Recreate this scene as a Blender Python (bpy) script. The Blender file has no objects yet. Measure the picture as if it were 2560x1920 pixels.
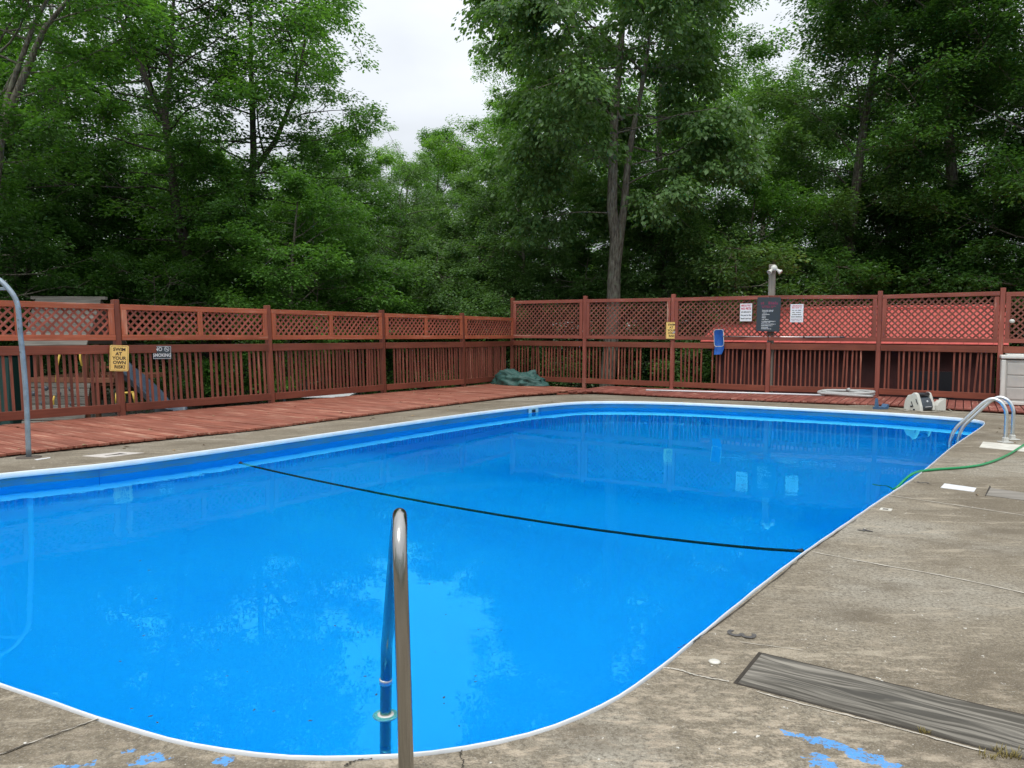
import bpy, bmesh, math, random
import numpy as np
from mathutils import Vector, Matrix, noise
from mathutils.geometry import tessellate_polygon
random.seed(7); np.random.seed(7)
SC = bpy.context.scene; COL = SC.collection

# ------------------------------------------------------------ camera, sky, sun, exposure
F = 1923.0; H = 1.42                      # focal length in photo pixels, eye height above the pool deck
PITCH = math.atan(128 / F); ROLL = math.radians(.35)
FW = Vector((0, math.cos(PITCH), -math.sin(PITCH))); UP0 = Vector((0, math.sin(PITCH), math.cos(PITCH))); RT0 = Vector((1, 0, 0))
RT = RT0 * math.cos(ROLL) + UP0 * math.sin(ROLL); UP = UP0 * math.cos(ROLL) - RT0 * math.sin(ROLL)
cam = bpy.data.objects.new('camera', bpy.data.cameras.new('camera')); COL.objects.link(cam)
cam.data.sensor_width = 36; cam.data.lens = F / 2560 * 36; cam.data.clip_start = .05; cam.data.clip_end = 900
m = Matrix((RT, UP, -FW)).transposed().to_4x4(); m.translation = (0, 0, H); cam.matrix_world = m
SC.camera = cam

W = bpy.data.worlds.new('World'); SC.world = W; W.use_nodes = True
wn = W.node_tree.nodes; wl = W.node_tree.links; wn.clear()
SUN_EL, SUN_ROT = math.radians(62), math.radians(200)
sky = wn.new('ShaderNodeTexSky'); sky.sky_type = 'NISHITA'; sky.sun_disc = False
sky.sun_elevation = SUN_EL; sky.sun_rotation = SUN_ROT
tc = wn.new('ShaderNodeTexCoord'); sx = wn.new('ShaderNodeSeparateXYZ'); wl.new(tc.outputs['Generated'], sx.inputs[0])
cie = wn.new('ShaderNodeMapRange'); cie.inputs[1].default_value = 0; cie.inputs[2].default_value = 1   # overcast sky: zenith three times the horizon
cie.inputs[3].default_value = 5.7; cie.inputs[4].default_value = 17.0; wl.new(sx.outputs[2], cie.inputs[0])
nz = wn.new('ShaderNodeTexNoise'); nz.inputs['Scale'].default_value = 2.6; nz.inputs['Detail'].default_value = 5; nz.inputs['Roughness'].default_value = .5
mp = wn.new('ShaderNodeMapping'); mp.inputs['Scale'].default_value = (1, 1, 2.2); wl.new(tc.outputs['Generated'], mp.inputs[0]); wl.new(mp.outputs[0], nz.inputs['Vector'])
cr = wn.new('ShaderNodeMapRange'); cr.inputs[1].default_value = .35; cr.inputs[2].default_value = .68; cr.inputs[3].default_value = .84; cr.inputs[4].default_value = 1.1
wl.new(nz.outputs['Fac'], cr.inputs[0])
mu = wn.new('ShaderNodeMath'); mu.operation = 'MULTIPLY'; wl.new(cie.outputs[0], mu.inputs[0]); wl.new(cr.outputs[0], mu.inputs[1])
vc = wn.new('ShaderNodeVectorMath'); vc.operation = 'SCALE'; vc.inputs[0].default_value = (.93, .97, 1.02); wl.new(mu.outputs[0], vc.inputs['Scale'])
mx = wn.new('ShaderNodeMix'); mx.data_type = 'RGBA'; mx.inputs[0].default_value = .88
wl.new(sky.outputs[0], mx.inputs[6]); wl.new(vc.outputs[0], mx.inputs[7])
bg = wn.new('ShaderNodeBackground'); bg.inputs[1].default_value = .1; wo = wn.new('ShaderNodeOutputWorld')
wl.new(mx.outputs[2], bg.inputs[0]); wl.new(bg.outputs[0], wo.inputs[0])

sun = bpy.data.objects.new('sun', bpy.data.lights.new('sun', 'SUN')); COL.objects.link(sun)
sun.data.energy = 1.5; sun.data.angle = math.radians(22); sun.data.color = (1, .96, .9)
sdir = Vector((math.sin(SUN_ROT) * math.cos(SUN_EL), math.cos(SUN_ROT) * math.cos(SUN_EL), math.sin(SUN_EL)))
sun.rotation_euler = sdir.to_track_quat('Z', 'Y').to_euler()
SC.view_settings.view_transform = 'Standard'; SC.view_settings.look = 'None'
SC.view_settings.exposure = 0.25; SC.view_settings.gamma = 1; SC.view_settings.use_curve_mapping = False
SC.cycles.use_denoising = True; SC.cycles.max_bounces = 10; SC.cycles.diffuse_bounces = 4; SC.cycles.sample_clamp_indirect = 6

# ------------------------------------------------------------ helpers
def gp(x, y, z=0.0):                      # the point of the level z that the photo shows at (x, y)
    v = FW + RT * ((x - 1280) / F) + UP * ((960 - y) / F); t = (z - H) / v.z
    return Vector((0, 0, H)) + v * t
def gy(x, y, Y):                          # the point at distance Y
    v = FW + RT * ((x - 1280) / F) + UP * ((960 - y) / F)
    return Vector((0, 0, H)) + v * (Y / v.y)

def tag(o, label=None, cat=None, group=None, kind=None):
    for k, v in (('label', label), ('category', cat), ('group', group), ('kind', kind)):
        if v: o[k] = v
    return o
def empty(name, loc=(0, 0, 0), *a, **k):
    o = bpy.data.objects.new(name, None); COL.objects.link(o); o.location = loc; o.empty_display_size = .1
    return tag(o, *a, **k)
def link(name, me, parent=None, mat=None, matrix=None):
    o = bpy.data.objects.new(name, me); COL.objects.link(o)
    if mat is not None and not me.materials: me.materials.append(mat)
    if matrix is not None: o.matrix_world = matrix
    if parent is not None:
        o.parent = parent
        o.matrix_parent_inverse = Matrix.LocRotScale(parent.location, parent.rotation_euler, None).inverted()
    return o
def mesh(name, vs, fs, smooth=False):
    me = bpy.data.meshes.new(name); me.from_pydata([tuple(v) for v in vs], [], fs); me.update()
    if smooth: me.polygons.foreach_set('use_smooth', [True] * len(me.polygons))
    return me
_box = {}
def box_mesh(sx, sy, sz, mat, bev=.004):
    k = (round(sx, 3), round(sy, 3), round(sz, 3), mat.name, bev)
    if k not in _box:
        bm = bmesh.new(); bmesh.ops.create_cube(bm, size=1)
        bmesh.ops.scale(bm, vec=(k[0], k[1], k[2]), verts=bm.verts)
        if bev: bmesh.ops.bevel(bm, geom=bm.edges[:], offset=min(bev, min(k[:3]) * .3), segments=1, affect='EDGES')
        me = bpy.data.meshes.new('box'); bm.to_mesh(me); bm.free(); me.materials.append(mat); _box[k] = me
    return _box[k]
def frame(x, z):                          # orientation with local X along x and local Z near z
    x = Vector(x).normalized(); z = Vector(z); y = z.cross(x).normalized(); z = x.cross(y).normalized()
    return Matrix((x, y, z)).transposed()
def beam(name, p, q, w, t, mat, parent, zax=(0, 0, 1), bev=.004, ext=0):
    """box from p to q: w measured along zax, t across"""
    p, q = Vector(p), Vector(q); d = (q - p); L = d.length + 2 * ext
    return link(name, box_mesh(L, t, w, mat, bev), parent, matrix=Matrix.LocRotScale((p + q) / 2, frame(d, zax).to_quaternion(), None))
def boxo(name, c, size, mat, parent=None, rot=None, bev=.004):
    return link(name, box_mesh(*size, mat, bev), parent, matrix=Matrix.LocRotScale(Vector(c), rot.to_quaternion() if rot is not None else None, None))
def spline(pts, n=8, closed=False):
    P = [Vector(p) for p in pts]; out = []; N = len(P)
    for i in range(N if closed else N - 1):
        a = P[(i - 1) % N] if closed or i else P[0] * 2 - P[1]
        b = P[i]; c = P[(i + 1) % N]
        d = P[(i + 2) % N] if closed or i + 2 < N else P[-1] * 2 - P[-2]
        for k in range(n):
            t = k / n
            out.append(.5 * ((2 * b) + (c - a) * t + (2 * a - 5 * b + 4 * c - d) * t * t + (3 * b - a - 3 * c + d) * t ** 3))
    if not closed: out.append(P[-1])
    return out
def tube_geo(pts, rad, n=10, caps=True):
    P = [Vector(p) for p in pts]; vs = []; fs = []
    R = rad if hasattr(rad, '__len__') else [rad] * len(P)
    ref = None
    for i, p in enumerate(P):
        d = (P[min(i + 1, len(P) - 1)] - P[max(i - 1, 0)])
        if d.length < 1e-6: d = Vector((0, 0, 1))
        d.normalize()
        if ref is None: ref = d.orthogonal().normalized()
        ref = (ref - d * ref.dot(d))
        ref = ref.normalized() if ref.length > 1e-6 else d.orthogonal().normalized()
        b = d.cross(ref)
        for k in range(n):
            a = 2 * math.pi * k / n; vs.append(p + (ref * math.cos(a) + b * math.sin(a)) * R[i])
    for i in range(len(P) - 1):
        for k in range(n):
            fs.append((i * n + k, i * n + (k + 1) % n, (i + 1) * n + (k + 1) % n, (i + 1) * n + k))
    if caps: fs.append(tuple(range(n))[::-1]); fs.append(tuple(range((len(P) - 1) * n, len(P) * n)))
    return vs, fs
def tube(name, pts, rad, mat, parent=None, n=10):
    return link(name, mesh(name, *tube_geo(pts, rad, n), smooth=True), parent, mat)
def lathe(name, prof, mat, parent=None, loc=(0, 0, 0), rot=None, n=20):
    vs, fs = [], []
    for r, z in prof:
        for k in range(n): vs.append((r * math.cos(2 * math.pi * k / n), r * math.sin(2 * math.pi * k / n), z))
    for i in range(len(prof) - 1):
        for k in range(n): fs.append((i * n + k, i * n + (k + 1) % n, (i + 1) * n + (k + 1) % n, (i + 1) * n + k))
    fs.append(tuple(range(n))[::-1]); fs.append(tuple(range((len(prof) - 1) * n, len(prof) * n)))
    return link(name, mesh(name, vs, fs, True), parent, mat, Matrix.LocRotScale(Vector(loc), rot.to_quaternion() if rot is not None else None, None))
def prism(name, poly, t, mat, parent, M):           # polygon in local XY extruded +-t/2 along Z, placed by matrix M
    n = len(poly); vs = [(x, y, -t / 2) for x, y in poly] + [(x, y, t / 2) for x, y in poly]
    fs = [tuple(range(n))[::-1], tuple(range(n, 2 * n))] + [(i, (i + 1) % n, n + (i + 1) % n, n + i) for i in range(n)]
    return link(name, mesh(name, vs, fs), parent, mat, M)
def join_geo(lst):
    V, Fc = [], []
    for v, f in lst:
        o = len(V); V += list(v); Fc += [tuple(i + o for i in g) for g in f]
    return V, Fc
def rrect(w, h, r, n=5):
    out = []
    for cx, cy, a0 in ((w / 2 - r, h / 2 - r, 0), (-w / 2 + r, h / 2 - r, 90), (-w / 2 + r, -h / 2 + r, 180), (w / 2 - r, -h / 2 + r, 270)):
        for k in range(n + 1):
            a = math.radians(a0 + 90 * k / n); out.append((cx + r * math.cos(a), cy + r * math.sin(a)))
    return out

# ------------------------------------------------------------ materials
def mat_new(name):
    M = bpy.data.materials.new(name); M.use_nodes = True; nt = M.node_tree; nt.nodes.clear()
    out = nt.nodes.new('ShaderNodeOutputMaterial'); b = nt.nodes.new('ShaderNodeBsdfPrincipled'); nt.links.new(b.outputs[0], out.inputs[0])
    return M, nt, b, out
def nd(nt, typ, **kw):
    n = nt.nodes.new(typ)
    for k, v in kw.items():
        if k in n.inputs: n.inputs[k].default_value = v
        else: setattr(n, k, v)
    return n
def ramp(nt, fac, stops):
    r = nt.nodes.new('ShaderNodeValToRGB'); e = r.color_ramp.elements
    while len(e) < len(stops): e.new(.5)
    for el, (p, c) in zip(e, stops): el.position = p; el.color = (*c, 1) if len(c) == 3 else c
    nt.links.new(fac, r.inputs[0]); return r.outputs[0]
def mixc(nt, f, a, b, mode='MIX'):
    n = nt.nodes.new('ShaderNodeMix'); n.data_type = 'RGBA'; n.blend_type = mode
    for i, v in ((0, f), (6, a), (7, b)):
        if hasattr(v, 'links'): nt.links.new(v, n.inputs[i])
        elif i == 0: n.inputs[0].default_value = v
        else: n.inputs[i].default_value = (*v, 1)
    return n.outputs[2]
def bump(nt, b, h, s, d=.01):
    n = nd(nt, 'ShaderNodeBump', Strength=s, Distance=d); nt.links.new(h, n.inputs['Height']); nt.links.new(n.outputs[0], b.inputs['Normal'])
def plain(name, col, rough=.6, metal=0, var=.12, scale=30, bmp=0):
    M, nt, b, _ = mat_new(name); b.inputs['Roughness'].default_value = rough; b.inputs['Metallic'].default_value = metal
    t = nd(nt, 'ShaderNodeTexCoord'); n = nd(nt, 'ShaderNodeTexNoise', Scale=scale, Detail=4.0); nt.links.new(t.outputs['Object'], n.inputs['Vector'])
    c = ramp(nt, n.outputs['Fac'], [(.3, tuple(v * (1 - var) for v in col)), (.7, tuple(min(1, v * (1 + var)) for v in col))])
    nt.links.new(c, b.inputs['Base Color'])
    if bmp: bump(nt, b, n.outputs['Fac'], bmp)
    return M
def wood(name, c1, c2, bare=None, bare_at=.62, rough=.6, grain=1.0, tint=.25):
    """painted or weathered timber: grain runs along local X, every board shifted and toned by its own random number"""
    M, nt, b, _ = mat_new(name); b.inputs['Roughness'].default_value = rough; b.inputs['Specular IOR Level'].default_value = .3
    t = nd(nt, 'ShaderNodeTexCoord'); oi = nd(nt, 'ShaderNodeObjectInfo')
    sc = nd(nt, 'ShaderNodeVectorMath', operation='SCALE'); sc.inputs['Scale'].default_value = 37.0
    cb = nd(nt, 'ShaderNodeCombineXYZ')
    for i in range(3): nt.links.new(oi.outputs['Random'], cb.inputs[i])
    nt.links.new(cb.outputs[0], sc.inputs[0])
    ad = nd(nt, 'ShaderNodeVectorMath', operation='ADD'); nt.links.new(t.outputs['Object'], ad.inputs[0]); nt.links.new(sc.outputs[0], ad.inputs[1])
    if grain >= 3:                        # wavy figure and knots on the open plank
        dn = nd(nt, 'ShaderNodeTexNoise', Scale=2.6, Detail=1.0); m0 = nd(nt, 'ShaderNodeMapping', Scale=(1, 3.2, 1)); nt.links.new(ad.outputs[0], m0.inputs[0]); nt.links.new(m0.outputs[0], dn.inputs['Vector'])
        d2 = nd(nt, 'ShaderNodeVectorMath', operation='MULTIPLY'); d2.inputs[1].default_value = (0, .10, 0); nt.links.new(dn.outputs['Color'], d2.inputs[0])
        a2 = nd(nt, 'ShaderNodeVectorMath', operation='ADD'); nt.links.new(ad.outputs[0], a2.inputs[0]); nt.links.new(d2.outputs[0], a2.inputs[1]); ad = a2
    mp = nd(nt, 'ShaderNodeMapping', Scale=(1.2, 28, 28)); nt.links.new(ad.outputs[0], mp.inputs[0])
    n = nd(nt, 'ShaderNodeTexNoise', Scale=1.6, Detail=6.0, Roughness=.6); nt.links.new(mp.outputs[0], n.inputs['Vector'])
    c = ramp(nt, n.outputs['Fac'], [(.5 - .2 / max(1, grain ** .8), c1), (.5 + .22 / max(1, grain ** .8), c2)])
    n3 = nd(nt, 'ShaderNodeTexNoise', Scale=1.3, Detail=3.0); nt.links.new(ad.outputs[0], n3.inputs['Vector'])
    if bare:
        mp2 = nd(nt, 'ShaderNodeMapping', Scale=(.7, 14, 14)); nt.links.new(ad.outputs[0], mp2.inputs[0])
        n2 = nd(nt, 'ShaderNodeTexNoise', Scale=1.8, Detail=5.0, Roughness=.65); nt.links.new(mp2.outputs[0], n2.inputs['Vector'])
        mm = nd(nt, 'ShaderNodeMath', operation='MULTIPLY_ADD'); mm.inputs[1].default_value = .35; nt.links.new(n3.outputs['Fac'], mm.inputs[0]); nt.links.new(n2.outputs['Fac'], mm.inputs[2])
        f = ramp(nt, mm.outputs[0], [(bare_at + .1, (0, 0, 0)), (bare_at + .22, (1, 1, 1))])
        c = mixc(nt, f, c, bare)
    v = nd(nt, 'ShaderNodeMapRange'); v.inputs[3].default_value = 1 - tint; v.inputs[4].default_value = 1 + tint; nt.links.new(oi.outputs['Random'], v.inputs[0])
    v2 = nd(nt, 'ShaderNodeMapRange'); v2.inputs[1].default_value = .3; v2.inputs[2].default_value = .7; v2.inputs[3].default_value = .76; v2.inputs[4].default_value = 1.18; nt.links.new(n3.outputs['Fac'], v2.inputs[0])
    ml = nd(nt, 'ShaderNodeMath', operation='MULTIPLY'); nt.links.new(v.outputs[0], ml.inputs[0]); nt.links.new(v2.outputs[0], ml.inputs[1])
    s = nd(nt, 'ShaderNodeVectorMath', operation='SCALE'); nt.links.new(c, s.inputs[0]); nt.links.new(ml.outputs[0], s.inputs['Scale'])
    nt.links.new(s.outputs[0], b.inputs['Base Color']); bump(nt, b, n.outputs['Fac'], .25 * grain, .004)
    return M
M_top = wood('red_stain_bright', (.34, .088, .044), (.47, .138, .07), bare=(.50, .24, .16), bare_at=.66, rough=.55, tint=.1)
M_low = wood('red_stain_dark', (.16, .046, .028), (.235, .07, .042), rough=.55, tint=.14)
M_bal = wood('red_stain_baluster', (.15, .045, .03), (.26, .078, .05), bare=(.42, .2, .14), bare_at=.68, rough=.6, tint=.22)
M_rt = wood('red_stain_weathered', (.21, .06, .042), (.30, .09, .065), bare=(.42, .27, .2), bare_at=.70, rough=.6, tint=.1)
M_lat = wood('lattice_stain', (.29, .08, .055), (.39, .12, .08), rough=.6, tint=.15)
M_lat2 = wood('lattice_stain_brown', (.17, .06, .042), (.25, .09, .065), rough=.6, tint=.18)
M_deck = wood('deck_stain', (.225, .072, .043), (.32, .112, .075), bare=(.44, .27, .19), bare_at=.635, rough=.7, tint=.10, grain=1.4)
M_deck2 = wood('deck_stain_far', (.20, .06, .045), (.29, .095, .07), bare=(.48, .31, .24), bare_at=.66, rough=.7, tint=.10)
M_grey = wood('grey_timber', (.15, .135, .115), (.33, .305, .265), rough=.8, tint=.15)
M_roofb = wood('grey_roof_board', (.07, .065, .055), (.22, .205, .18), rough=.85, tint=.3)
M_board = wood('weathered_plank', (.075, .068, .055), (.24, .22, .185), bare=(.07, .065, .055), bare_at=.60, rough=.85, grain=3, tint=.02)
M_white = plain('white_coping', (.78, .80, .82), .35, var=.06, scale=8)
M_plate = plain('cream_plate', (.62, .60, .53), .5, var=.15, scale=9)
M_plate2 = plain('grey_plate', (.50, .50, .47), .55, var=.2, scale=9)
M_wplast = plain('white_plastic', (.58, .58, .53), .35, var=.06)
M_box = plain('grey_resin', (.45, .44, .41), .55, var=.12, scale=5)
M_box2 = plain('pale_resin', (.62, .62, .58), .5, var=.06, scale=5)
M_black = plain('black_plastic', (.012, .013, .018), .35)
M_dgrey = plain('charcoal_plastic', (.045, .06, .075), .3)
M_blue = plain('blue_mesh', (.01, .10, .42), .6)
M_bluegrey = plain('blue_grey_plastic', (.06, .13, .24), .45)
M_hose = plain('green_rubber', (.0, .26, .08), .35)
M_grhose = plain('grey_hose', (.40, .41, .40), .5, var=.1)
M_cable = plain('beige_cable', (.34, .31, .25), .5)
M_tarp = plain('green_tarpaulin', (.028, .09, .078), .6, var=.1, scale=4)
M_galv = plain('galvanised_steel', (.26, .31, .36), .45, metal=.35, var=.18, scale=14)
M_yellow = plain('yellow_sign', (.83, .56, .17), .45, var=.05)
M_ink = plain('black_ink', (.03, .015, .01), .5)
M_red = plain('red_ink', (.55, .03, .06), .5)
M_dred = plain('faded_red_ink', (.20, .03, .07), .5)
M_signw = plain('white_sign', (.75, .77, .80), .45, var=.03)
M_signk = plain('black_sign', (.035, .045, .055), .45, var=.1)
M_silver = plain('silver_ink', (.6, .62, .64), .4)
M_yelp = plain('yellow_plastic', (.62, .42, .06), .5)
M_roofred = plain('red_shingle', (.54, .10, .085), .75, var=.14, scale=6, bmp=.3)
M_maroon = plain('maroon_wall', (.05, .012, .012), .8, var=.3, scale=3)
M_dkgreen = plain('dark_green_paint', (.008, .05, .045), .5)
M_orange = plain('orange_timber', (.17, .065, .032), .7, var=.2)
M_rope = plain('dark_rope', (.004, .012, .016), .6)
M_numer = plain('worn_black_paint', (.085, .08, .075), .7, var=.3, scale=40)
M_joint = plain('white_sealant', (.48, .44, .37), .7, var=.2, scale=20)
M_crack = plain('dirt_in_crack', (.035, .028, .02), .9, var=.3, scale=20)
def steel(name, rough, col=(.38, .37, .35)):
    M, nt, b, _ = mat_new(name); b.inputs['Metallic'].default_value = 1; b.inputs['Roughness'].default_value = rough; b.inputs['Base Color'].default_value = (*col, 1)
    t = nd(nt, 'ShaderNodeTexCoord'); mp = nd(nt, 'ShaderNodeMapping', Scale=(60, 60, 4)); nt.links.new(t.outputs['Object'], mp.inputs[0])
    n = nd(nt, 'ShaderNodeTexNoise', Scale=3.0, Detail=4.0); nt.links.new(mp.outputs[0], n.inputs['Vector'])
    r = nd(nt, 'ShaderNodeMapRange'); r.inputs[3].default_value = rough * .7; r.inputs[4].default_value = rough * 1.5; nt.links.new(n.outputs['Fac'], r.inputs[0]); nt.links.new(r.outputs[0], b.inputs['Roughness'])
    bump(nt, b, n.outputs['Fac'], .03, .002); return M
M_steel = steel('brushed_stainless', .15)
M_steel2 = steel('satin_stainless', .3, (.72, .73, .74))

def geo_pos(nt):
    g = nd(nt, 'ShaderNodeNewGeometry'); return g.outputs['Position']
def make_concrete():
    M, nt, b, _ = mat_new('weathered_concrete'); P = geo_pos(nt); b.inputs['Roughness'].default_value = .9; b.inputs['Specular IOR Level'].default_value = .25
    def N(s, d=5.0, r=.6, mp=None):
        n = nd(nt, 'ShaderNodeTexNoise', Scale=s, Detail=d, Roughness=r)
        if mp:
            m_ = nd(nt, 'ShaderNodeMapping', Scale=mp, Rotation=(0, 0, math.radians(-12))); nt.links.new(P, m_.inputs[0]); nt.links.new(m_.outputs[0], n.inputs['Vector'])
        else: nt.links.new(P, n.inputs['Vector'])
        return n.outputs['Fac']
    big = N(.55, 6.0, .62); fine = N(55, 6.0, .75); mid = N(7, 6.0, .7); streak = N(3, 6.0, .7, (.5, 5, 1)); spk = N(28, 3.0, .6)
    c = ramp(nt, big, [(.36, (.165, .135, .092)), (.5, (.235, .20, .145)), (.62, (.32, .292, .235))])
    c = mixc(nt, ramp(nt, streak, [(.52, (0, 0, 0)), (.75, (.6, .6, .6))]), c, (.36, .315, .24))
    c = mixc(nt, ramp(nt, mid, [(.30, (.75, .75, .75)), (.44, (0, 0, 0))]), c, (.13, .105, .075))
    c = mixc(nt, ramp(nt, fine, [(.36, (1, 1, 1)), (.52, (0, 0, 0))]), c, (.12, .103, .08))
    c = mixc(nt, ramp(nt, fine, [(.55, (0, 0, 0)), (.72, (.75, .75, .75))]), c, (.40, .365, .30))
    # worn light paint and sandy patches near the shallow end
    dv = nd(nt, 'ShaderNodeVectorMath', operation='DISTANCE'); nt.links.new(P, dv.inputs[0]); dv.inputs[1].default_value = (.6, 1.2, 0)
    nearf = nd(nt, 'ShaderNodeMapRange'); nearf.inputs[1].default_value = 1.2; nearf.inputs[2].default_value = 3.2; nearf.inputs[3].default_value = 1; nearf.inputs[4].default_value = 0; nt.links.new(dv.outputs['Value'], nearf.inputs[0])
    pt = N(9, 7.0, .72, (1, 2.2, 1))
    f1 = nd(nt, 'ShaderNodeMath', operation='MULTIPLY'); nt.links.new(ramp(nt, pt, [(.50, (0, 0, 0)), (.60, (.8, .8, .8))]), f1.inputs[0]); nt.links.new(nearf.outputs[0], f1.inputs[1])
    c = mixc(nt, f1.outputs[0], c, (.48, .40, .30))
    sc_ = N(2.2, 8.0, .75, (.6, 2.6, 1)); c = mixc(nt, ramp(nt, sc_, [(.56, (0, 0, 0)), (.62, (.65, .65, .65)), (.72, (.2, .2, .2))]), c, (.40, .345, .26))
    dk = N(1.3, 6.0, .7, (1, 1.8, 1)); c = mixc(nt, ramp(nt, dk, [(.36, (.7, .7, .7)), (.50, (0, 0, 0))]), c, (.125, .102, .072))
    ag = N(150, 2.0, .6); c = mixc(nt, ramp(nt, ag, [(.36, (.35, .35, .35)), (.46, (0, 0, 0))]), c, (.09, .075, .055)); c = mixc(nt, ramp(nt, ag, [(.58, (0, 0, 0)), (.68, (.4, .4, .4))]), c, (.46, .43, .37))
    c = mixc(nt, ramp(nt, spk, [(.70, (0, 0, 0)), (.74, (1, 1, 1))]), c, (.62, .6, .54))
    # flaking blue paint: patches with their own place and shape
    for (px, py, sx_, sy_, rz, th) in BLUE:
        q = gp(px, py)
        m_ = nd(nt, 'ShaderNodeMapping', vector_type='TEXTURE', Location=tuple(q), Rotation=(0, 0, rz), Scale=(sx_, sy_, 1)); nt.links.new(P, m_.inputs[0])
        ln = nd(nt, 'ShaderNodeVectorMath', operation='LENGTH'); nt.links.new(m_.outputs[0], ln.inputs[0])
        n5 = N(24, 5.0, .6)
        a = nd(nt, 'ShaderNodeMath', operation='MULTIPLY_ADD'); a.inputs[1].default_value = 3.4; a.inputs[2].default_value = -1.7; nt.links.new(n5, a.inputs[0])
        s = nd(nt, 'ShaderNodeMath', operation='ADD'); nt.links.new(a.outputs[0], s.inputs[0]); nt.links.new(ln.outputs['Value'], s.inputs[1])
        t = nd(nt, 'ShaderNodeMath', operation='LESS_THAN'); t.inputs[1].default_value = th; nt.links.new(s.outputs[0], t.inputs[0])
        t2 = nd(nt, 'ShaderNodeMath', operation='MULTIPLY'); nt.links.new(t.outputs[0], t2.inputs[0]); nt.links.new(ramp(nt, fine, [(.40, (.15, .15, .15)), (.50, (.95, .95, .95))]), t2.inputs[1])
        c = mixc(nt, t2.outputs[0], c, (.09, .30, .64))
    nt.links.new(c, b.inputs['Base Color'])
    a = nd(nt, 'ShaderNodeMath', operation='ADD'); nt.links.new(fine, a.inputs[0]); nt.links.new(mid, a.inputs[1]); bump(nt, b, a.outputs[0], .45, .006)
    return M
BLUE = [(2080, 1850, .17, .035, -.55, .75), (2065, 1905, .05, .10, .2, .7), (2200, 1895, .10, .035, -.5, .7), (375, 1888, .06, .035, .4, .75),
        (150, 1910, .10, .022, .3, .8), (560, 1895, .05, .04, 0, .55), (330, 1870, .05, .02, 0, .5)]
M_conc = make_concrete()

def make_ground():
    M, nt, b, _ = mat_new('forest_floor'); P = geo_pos(nt); b.inputs['Roughness'].default_value = .95
    n = nd(nt, 'ShaderNodeTexNoise', Scale=.35, Detail=7.0, Roughness=.65); nt.links.new(P, n.inputs['Vector'])
    n2 = nd(nt, 'ShaderNodeTexNoise', Scale=18, Detail=4.0); nt.links.new(P, n2.inputs['Vector'])
    c = ramp(nt, n.outputs['Fac'], [(.35, (.035, .06, .018)), (.6, (.07, .06, .035))])
    g = ramp(nt, n2.outputs['Fac'], [(.3, (.22, .21, .19)), (.7, (.46, .45, .42))])
    dv = nd(nt, 'ShaderNodeVectorMath', operation='DISTANCE'); nt.links.new(P, dv.inputs[0]); dv.inputs[1].default_value = (-10.5, 20.5, -1)
    mr = nd(nt, 'ShaderNodeMapRange'); mr.inputs[1].default_value = 6; mr.inputs[2].default_value = 7.2; mr.inputs[3].default_value = 1; mr.inputs[4].default_value = 0; nt.links.new(dv.outputs['Value'], mr.inputs[0])
    nt.links.new(mixc(nt, mr.outputs[0], c, g), b.inputs['Base Color']); bump(nt, b, n2.outputs['Fac'], .6, .03); return M
M_ground = make_ground()

def make_liner():
    M, nt, b, _ = mat_new('blue_vinyl_liner'); P = geo_pos(nt); b.inputs['Roughness'].default_value = .45
    s = nd(nt, 'ShaderNodeSeparateXYZ'); nt.links.new(P, s.inputs[0])
    n = nd(nt, 'ShaderNodeTexNoise', Scale=.8, Detail=4.0); nt.links.new(P, n.inputs['Vector'])
    mp = nd(nt, 'ShaderNodeMapping', Scale=(3, 3, 60)); nt.links.new(P, mp.inputs[0])
    g = nd(nt, 'ShaderNodeTexNoise', Scale=1.5, Detail=6.0, Roughness=.7); nt.links.new(mp.outputs[0], g.inputs['Vector'])
    body = ramp(nt, n.outputs['Fac'], [(.3, (.002, .40, .94)), (.7, (.003, .44, .965))])
    band = mixc(nt, ramp(nt, g.outputs['Fac'], [(.44, (0, 0, 0)), (.62, (.85, .85, .85))]), (.002, .17, .46), (.05, .18, .20))
    f = nd(nt, 'ShaderNodeMapRange'); f.inputs[1].default_value = -.155; f.inputs[2].default_value = -.145; nt.links.new(s.outputs[2], f.inputs[0])
    nt.links.new(mixc(nt, f.outputs[0], body, band), b.inputs['Base Color']); return M
M_liner = make_liner()

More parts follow.
